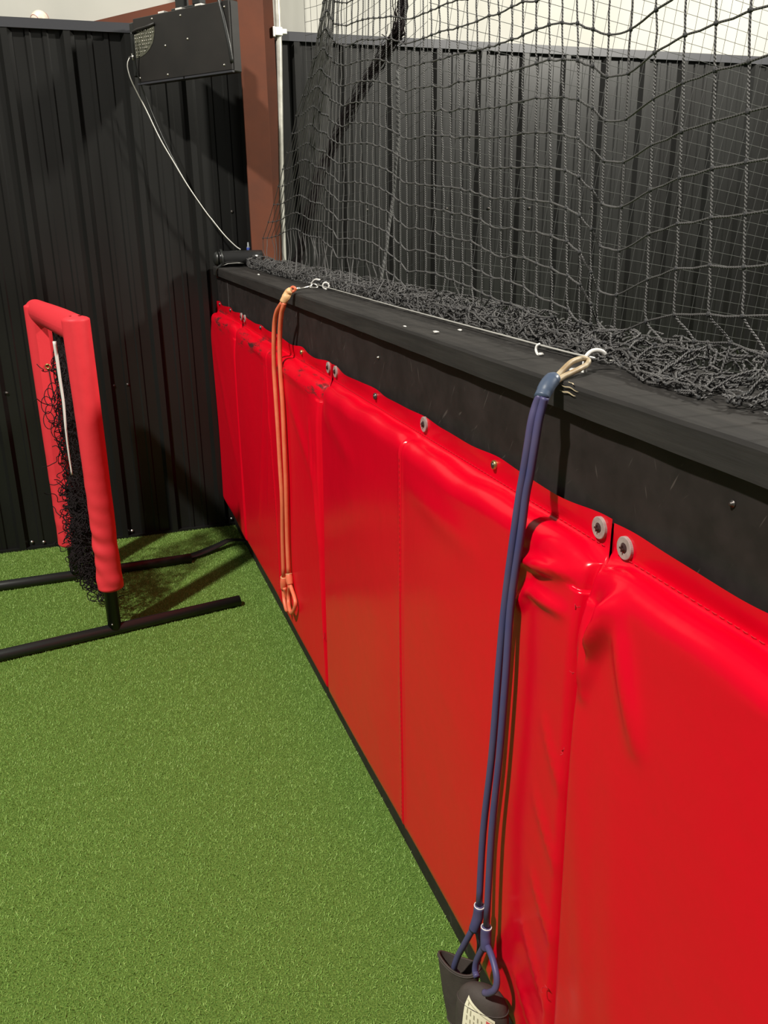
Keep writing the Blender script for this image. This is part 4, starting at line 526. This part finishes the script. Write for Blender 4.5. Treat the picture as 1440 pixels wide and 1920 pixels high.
# ------------------------------------------------------------------ resistance bands
def ring(name,c,d,r,t,m,par): link(name,xform(lathe([(r+t*math.cos(a),t*math.sin(a)) for a in np.linspace(0,2*math.pi,9)],16),align(d),c),m,par)
bb=empty('resistance_band',(-.07,-3.14,.12),'blue tube resistance band with black cuffs hanging from the big hook','resistance band')
for nm in ('b_left','b_right'): link('tube',tube(catmull(G[nm],4),.0058,14),BLUE,bb)
cp=catmull(G['b_cap'],4); link('rubber_cap',tube(cp,[.0085+.0035*min(1,i/3)*(1 if i<10 else .72)+(.0008 if 10<=i<=11 else 0) for i in range(len(cp))],16,flat=.85),BLUEC,bb)
link('beige_loop',tube(catmull(G['b_loop'],5),.0040,12),BEIGE,bb)
for nm,t in (('b_sl1','b_left'),('b_sl2','b_right')):
    s=link('sleeve',tube(catmull(G[nm],4),.0095,14),BLUE,bb)
    d=np.array(G[nm][1])-np.array(G[nm][0]); ring('zip_tie',G[nm][0],d,.0088,.0009,WHITE,s)
for nm in ('b_lp1a','b_lp1b','b_lp2a','b_lp2b'): link('loop_tube',tube(catmull(G[nm],5),.0058,12),BLUE,bb)
def cuff(name,c,ax,side,ra,rb,h,par,closed=False,taper=0):
    """flattened nylon sleeve round axis ax; closed=True gives a padded handle with rounded ends"""
    ax=np.array(ax,float);ax/=np.linalg.norm(ax);side=np.array(side,float);side-=ax*(side@ax);side/=np.linalg.norm(side);o=np.cross(ax,side);V=[];n=40;m_=24
    def ringp(t,off):
        a=np.arange(n)*2*math.pi/n; bul=1+.06*math.sin(math.pi*t)+.02*math.sin(7*t); wob=1+.03*np.sin(3*a+5*t)
        k=(1-taper*(1-t)); 
        if closed: k*=max(.02,(1-abs(2*t-1)**5))**.5
        return c+ax*(t-.5)*h+(np.cos(a)*(ra*k*bul*wob-off))[:,None]*side+(np.sin(a)*(rb*k*bul*wob-off))[:,None]*o+ (0.005*min(1,k)**3*(0 if closed else 1)*np.sin(a*2+1))[:,None]*ax
    ts=[.5-.5*math.cos(math.pi*i/m_) for i in range(m_+1)]
    for t in ts: V.append(ringp(t,0))
    F=[]
    if not closed:
        for t in ts[::-1]: V.append(ringp(t,.004))
    k=len(V); V=np.concatenate(V)
    for i in range(k if not closed else k-1):
        i2=(i+1)%k
        for j in range(n): F.append([i*n+j,i*n+(j+1)%n,i2*n+(j+1)%n,i2*n+j])
    if closed: F+= [list(range(n)),[(k-1)*n+j for j in range(n)][::-1]]
    ob=recalc(link(name,(V,F),NYLON,par))
    for t in ((.03,.97) if not closed else (.80,.12)): q=ringp(t,-.0006); link('edge_piping',tube(np.vstack([q,q[:1]]),.0012,6,False),NYLON,ob)
    return ob,ringp,side,o,ax
CB=np.array([-.102,-3.188,.158]); CH=.165
ob,rp,sd,oo,axx=cuff('cuff',CB,(.06,.10,1),(.62,-.72,0),.047,.026,CH,bb,closed=True)
oa,_,_,_,_=cuff('cuff',np.array([-.100,-3.085,.125]),(.05,.14,1),(.5,-.72,0),.044,.022,.13,bb,taper=.45)
# cloth label wrapped on the outer face of the front cuff
def onlabel(u,v,off):  # u 0..1 left to right, v 0..1 upwards
    a=LA0+(LA1-LA0)*u; t=.40+.52*v-.16*u
    bul=1+.06*math.sin(math.pi*t)+.02*math.sin(7*t); wob=1+.03*math.sin(3*a+5*t); k=max(.02,(1-abs(2*t-1)**5))**.5
    return CB+axx*((t-.5)*CH)+sd*(math.cos(a)*(.047*k*bul*wob+off))+oo*(math.sin(a)*(.026*k*bul*wob+off))
view=np.array(CAM)-CB; LC=math.atan2((view@oo)*.026,(view@sd)*.047)
rv=np.array([ROT[0][0],ROT[1][0],ROT[2][0]]); LA0=LC; LA1=LC+.3; sg_=1 if (onlabel(1,.5,0)-onlabel(0,.5,0))@rv>0 else -1
LA0,LA1=LC-sg_*1.2,LC+sg_*.05
def patch(u0,u1,v0,v1,off,nu=10,nv=6): 
    return grid(lambda U,V:np.stack([np.stack([onlabel(a,b,off) for b in rowb]) for a,rowb in zip(U[:,0],V)]),np.linspace(u0,u1,nu),np.linspace(v0,v1,nv))
lab=link('cloth_label',patch(0,1,0,1,.0016),PALE,ob)
lines=[patch(.12+.118*i,.12+.118*i+.035,.05+.16*j+.02*random.random(),.05+.16*j+.09+.05*random.random(),.0021,2,3) for i in range(5) for j in range(6) if .05+.16*j<.86-.03*i]
link('print_lines',join(lines),INK,lab); link('label_border',join([patch(.05,.95,.93,.945,.0021,8,2)]),INK,lab)
link('red_strip',patch(.74,.97,.0,.90,.0021,4,6),LRED,lab)
link('strip_print',join([patch(.80,.90,.05+.11*j,.05+.11*j+.07,.0025,3,3) for j in range(7)]),LPINK,lab)
q=np.array([onlabel(1.0,.8,.003),onlabel(1.08,.72,.006),onlabel(1.1,.62,.008),onlabel(1.16,.55,.006)]); link('loose_thread',tube(catmull(q,4),.0007,5),PALE,ob)
ob2=empty('resistance_band',(-.07,-1.45,.12),'orange tube resistance band clipped to the middle hook','resistance band')
for nm in ('o_left','o_right'): link('tube',tube(catmull(G[nm],4),.0072,12),ORNG,ob2)
cp=catmull(G['o_cap'],4); link('tan_cap',tube(cp,[.009+.003*math.sin(min(1,i/4)*1.57)*(1 if i<8 else .85)+(.001 if i==8 else 0) for i in range(len(cp))],14),TAN,ob2)
link('top_loop',tube(catmull(G['o_loop'],4),.0038,10),ORNG,ob2)
q=catmull(G['o_clip'],4); sh=link('snap_clip',join([tube(q,.0032,8)[:2],tube(q[:6]+np.array([0,0,.001]),.0048,8)[:2],tube(catmull([q[-1],q[-1]+np.array([.008,.006,.006]),q[-1]+np.array([.018,.002,.004]),q[-1]+np.array([.020,-.006,-.002]),q[-1]+np.array([.010,-.010,-.004]),q[-1]+np.array([-.004,-.006,-.002])],4),.0026,8)[:2]]),STEEL,ob2)
for nm in ('o_sl1','o_sl2'):
    q=catmull(G[nm],5); s=link('sleeve',tube(q,[.0105+.0022*math.sin(math.pi*i/(len(q)-1)) for i in range(len(q))],14),ORNG,ob2); d=q[-1]-q[0]; ring('lip_ring',q[0],d,.0098,.0016,TAN,s)
for nm in ('o_lp1','o_lp2'): link('loop_tube',tube(catmull(G[nm],4),.0066,12),ORNG,ob2)
# ------------------------------------------------------------------ thin net behind, forming a corner
def thin():
    P=[]
    C0=np.array([.52,-1.35,0])
    dR=np.array([math.cos(.05),math.sin(.05),0]); dL=np.array([-.42,-.0,0])+np.array([0,.9,0]); dL/=np.linalg.norm(dL)
    s_=.045; ang=math.radians(9)
    def pt(u,v):   # right panel, rotated lattice
        a=u*math.cos(ang)-v*math.sin(ang)*-1; b=-u*math.sin(ang)+v*math.cos(ang)
        return a,b
    pol=[]
    U=np.arange(-1.5,4.2,s_); 
    def world(a,b):
        p=C0+dR*a; sag=.02*math.sin(a*3.1)+.012*math.sin(b*5+a)
        return np.array([p[0],p[1]+sag,b+.012*math.sin(a*2.3)])
    ca,sa=math.cos(ang),math.sin(ang)
    # lines along u (rows, falling to the right) and along v (columns)
    for r in np.arange(.55,3.6,s_):
        pts=[]
        for t in np.arange(0,3.4,.09):
            a=t; b=r-t*math.tan(ang)
            if .35<b<2.75: pts.append(world(a,b))
        if len(pts)>2: pol.append(np.array(pts))
    for c in np.arange(0,3.9,s_/ca):
        pts=[]
        for t in np.arange(0,2.4,.09):
            b=2.75-t; a=c-t*math.tan(ang)
            if 0<=a<3.3 and b>.35: pts.append(world(a,b))
        if len(pts)>2: pol.append(np.array(pts))
    return pol
def thinL():
    pol=[]; A0=np.array([.52,-1.35]); B0=np.array([.22,-.05]); L=np.linalg.norm(B0-A0); d=(B0-A0)/L; s_=.045
    for r in np.arange(.5,2.75,s_):
        pol.append(np.array([[A0[0]+d[0]*t+.015*math.sin(t*5),A0[1]+d[1]*t,r-.10*math.sin(t/L*math.pi)] for t in np.arange(0,L*.62,.09)]))
    for c_ in np.arange(0,L*.62,s_):
        pol.append(np.array([[A0[0]+d[0]*c_+.015*math.sin(c_*5),A0[1]+d[1]*c_,z-.10*math.sin(c_/L*math.pi)] for z in np.arange(.5,2.8,.15)]))
    return pol
tn=empty('thin_net',(.52,-1.35,.4),'fine grey net forming a cage corner behind the heavy net','net')
link('right_panel',tubes(thin(),.0009,4),THIN,tn); link('left_panel',tubes(thinL(),.0008,4),THIN,tn)
def bunch(path,n,rad,r,seed):
    R=np.random.RandomState(seed); p=catmull(path,5); L=len(p); out=[]
    for i in range(n):
        o=R.normal(0,1,3)*rad; w_=R.normal(0,1,(L,3)); 
        for _ in range(3): w_[1:-1]=(w_[:-2]+w_[1:-1]+w_[2:])/3
        out.append(p+o+w_*rad*1.2)
    return out
link('gathered_edge',tubes(bunch(G['bunch_top'],60,.0085,.0016,1),.0016,5),GNET,tn)
link('gathered_drape',tubes(bunch(G['bunch_diag'],46,.011,.0011,2),.0011,4),GNET,tn)
tag(link('hanging_cord',tube(catmull(G['cord'],5),.0058,8),rope_mat('dark_thick_cord',(.012,.012,.012),(.075,.075,.07),.014)),'thick twisted black cord hanging behind the heavy net','cord')
# ------------------------------------------------------------------ padded target frame
gf=empty('target_frame',(-.7,-.75,0),'red padded pitching target frame with tangled net on black feet','target frame')
f1=[(-1.62,-1.249,.022),(-1.04,-1.143,.022),(-.148,-.978,.022)]; f2=[(-1.62,-.502,.022),(-1.085,-.47,.022),(-.276,-.438,.022)]
for p in (f1,f2): link('foot',tube(p,.0215,18),POWDER,gf)
def fy(p,x): return np.interp(x,[q[0] for q in p],[q[1] for q in p])
N0=np.array([-.64,fy(f1,-.64)]); F0=np.array([-.776,fy(f2,-.776)])
for q in (N0,F0):
    po=link('post',tube([(q[0],q[1],.03),(q[0],q[1],1.13)],.0245,18),POWDER,gf); link('rivet',xform(lathe([(0,.002),(.003,.0015),(.0035,0)],8),align((-.5,-1,0)),(q[0]-.008,q[1]-.0235,.052)),STEEL,po)
link('crossbar',tube([(N0[0],N0[1],1.13),(F0[0],F0[1],1.13)],.0245,16),POWDER,gf)
def sleeve(p0,p1,r,seed,wr=1.0,n=150,m_=40,flare=0):
    R=np.random.RandomState(seed); p0=np.array(p0,float);p1=np.array(p1,float);d=p1-p0;L=np.linalg.norm(d);T=d/L
    u=np.cross(T,[0,0,1.]) if abs(T[2])<.8 else np.cross(T,[0,1.,0]); u/=np.linalg.norm(u); v_=np.cross(T,u); ph=R.uniform(0,6,12)
    def fn(U,V):
        a=V; t=U
        rr=r*(1+.035*np.sin(2*a+ph[0]+t*3)+.02*np.sin(3*a+ph[1]-t*5))
        wk=wr*np.clip((t-.45)*2,0.05,1.2)
        wsum=0
        for i in range(7): wsum=wsum+np.sin(a*(1+i%3)+ph[i]+t*(26+13*i))*np.exp(-((np.mod(a+ph[i],2*np.pi)-np.pi)/1.1)**2)
        rr=rr+r*.024*wk*wsum
        rr=rr*(1-.55*np.clip((.012-t)/.012,0,1)**2)*(1-.45*np.clip((t-.985)/.015,0,1)**2)*(1+flare*np.clip((t-.93)/.07,0,1))
        P=p0+d*t[...,None]+(rr*np.cos(a))[...,None]*u+(rr*np.sin(a))[...,None]*v_
        return P
    ts=np.unique(np.concatenate([np.linspace(0,.02,5),np.linspace(.02,.98,n),np.linspace(.98,1,5)]))
    return grid(fn,ts,np.linspace(0,2*np.pi,m_))
sn=recalc(link('near_sleeve',sleeve((N0[0],N0[1],1.192),(N0[0]+.004,N0[1],.185),.0455,1,1.6,flare=.10),REDC,gf)); sn['label']='near upright red vinyl sleeve, wrinkled at its foot'
sf=recalc(link('far_sleeve',sleeve((F0[0]-.01,F0[1],1.19),(F0[0]-.012,F0[1],.16),.046,2,.8),REDC,gf))
tp=recalc(link('top_sleeve',sleeve((F0[0]-.012,F0[1]+.035,1.155),(N0[0],N0[1]+.012,1.148),.046,3,.25),REDC,gf))
# closing flap with grommets on the far sleeve
fx=F0[0]; fl=grid(lambda U,V:np.stack([fx-.024+.046*V+.002*np.sin(U*20),F0[1]-.0490-.003*V+.0015*np.sin(U*13),U],-1),np.linspace(.2,1.11,40),np.linspace(0,1,6))
fp=link('closing_flap',(fl[0],fl[1]),REDC,sf)
ring('brass_grommet',(fx+.004,F0[1]-.0545,.945),(-.2,-1,0),.009,.0028,BRASS,fp)
link('slit',tube([(fx+.006,F0[1]-.0530,.935),(fx+.012,F0[1]-.0530,.80)],.0022,5),GNET,fp)
ring('brass_grommet',(fx+.035,F0[1]-.12,1.112),(-.3,-.6,-.8),.008,.0024,BRASS,tp)
# tangled net inside the frame
def gpt(s,z): return np.array([F0[0]+(N0[0]-F0[0])*s,F0[1]+(N0[1]-F0[1])*s,z])
gn=[]
NS,NZ=17,26
def gsheet(i,j):
    z=1.10-(1.10-.16-.06*math.sin(i))*j/(NZ-1); wl=min(1,max(0,(z-.55)/.3)); s=(.10+.25*wl)+(.80-.45*wl)*i/(NS-1)
    p=gpt(s,z); h=(1.1-z); bul=-.012+.035*math.sin(min(1,h/.95)*math.pi)*math.exp(-((s-.45)/.35)**2)
    p=p+np.array([-bul-.015*math.sin(i*2.1+j*.5),.02*math.sin(i*1.7+j*.9),0])+rs.normal(0,.008,3); return p
GS=[[gsheet(i,j) for j in range(NZ)] for i in range(NS)]
for i in range(NS): gn.append(catmull(np.array(GS[i]),2))
for j in range(NZ): gn.append(catmull(np.array([GS[i][j] for i in range(NS)]),2))
for _ in range(620):
    lo=rs.rand()<.80
    z=rs.uniform(.12,.50) if lo else rs.uniform(.50,1.0)
    s=rs.uniform(.30,.90) if lo else rs.uniform(.35,.8); s=s if z<.86 else rs.uniform(.35,.6); c0=gpt(s,z)+np.array([rs.uniform(-.050,.02) if z<.86 else rs.uniform(-.012,.02),0,0]); n=rs.randint(6,12)
    if rs.rand()<.75:
        e1=rs.normal(0,1,3); e1/=np.linalg.norm(e1); e2=np.cross(e1,rs.normal(0,1,3)); e2/=np.linalg.norm(e2); a=np.linspace(0,2*math.pi,13); ra,rb=rs.uniform(.010,.024),rs.uniform(.014,.034); q=c0+np.cos(a)[:,None]*e1*ra+np.sin(a)[:,None]*e2*rb+rs.normal(0,.0015,(13,3)); q[:,2]=np.clip(q[:,2],.06,1.1); gn.append(catmull(q,2)); continue
    q=[c0]; d=rs.normal(0,1,3); d/=np.linalg.norm(d)
    for k in range(n): d=d+rs.normal(0,.8,3); d/=np.linalg.norm(d); q.append(q[-1]+d*.016)
    q=np.array(q); q[:,2]=np.clip(q[:,2],.085,1.1); gn.append(catmull(q,3))
for (z0,sx) in ((.86,-.07),(.83,-.09),(.80,-.075),(.77,-.09),(.73,-.06),(.88,-.05)):   # loose loops bulging out
    c0=gpt(.42,z0); a=np.linspace(0,2*math.pi,14); gn.append(np.array([[c0[0]+sx*.75+.020*math.cos(t),c0[1]+.02*math.sin(t),c0[2]+.03*math.sin(t)] for t in a]))
nt=link('net_pocket',tubes(gn,.0017,5),GNET,gf); nt['label']='tangled black net pocket'
gr=link('white_lacing',tube(catmull(G['goal_rope'],6),[.0065-.0035*min(1,i/36) for i in range(37)],8),WHITE,gf)
# webbing strap on the turf
wp=catmull(G['web'],6); wv=[]
for i,p in enumerate(wp):
    d=wp[min(i+1,len(wp)-1)]-wp[max(i-1,0)]; d[2]=0; d/=np.linalg.norm(d); s=np.array([-d[1],d[0],0]); hw=.024-.010*(i/len(wp)); tw=.4*math.sin(i/len(wp)*4)
    for sg,tt in ((-1,0),(1,0),(1,.0025),(-1,.0025)): wv.append(p+s*sg*hw*math.cos(tw)+np.array([0,0,sg*hw*math.sin(tw)*.5+tt+.004]))
wf=[]
for i in range(len(wp)-1):
    for k in range(4): wf.append([i*4+k,i*4+(k+1)%4,(i+1)*4+(k+1)%4,(i+1)*4+k])
wf+=[[0,1,2,3],[(len(wp)-1)*4+k for k in (3,2,1,0)]]
tag(recalc(link('webbing_strap',(np.array(wv),wf),POWDER)),'flat black strap lying on the turf from the rear foot to the red pad','strap')
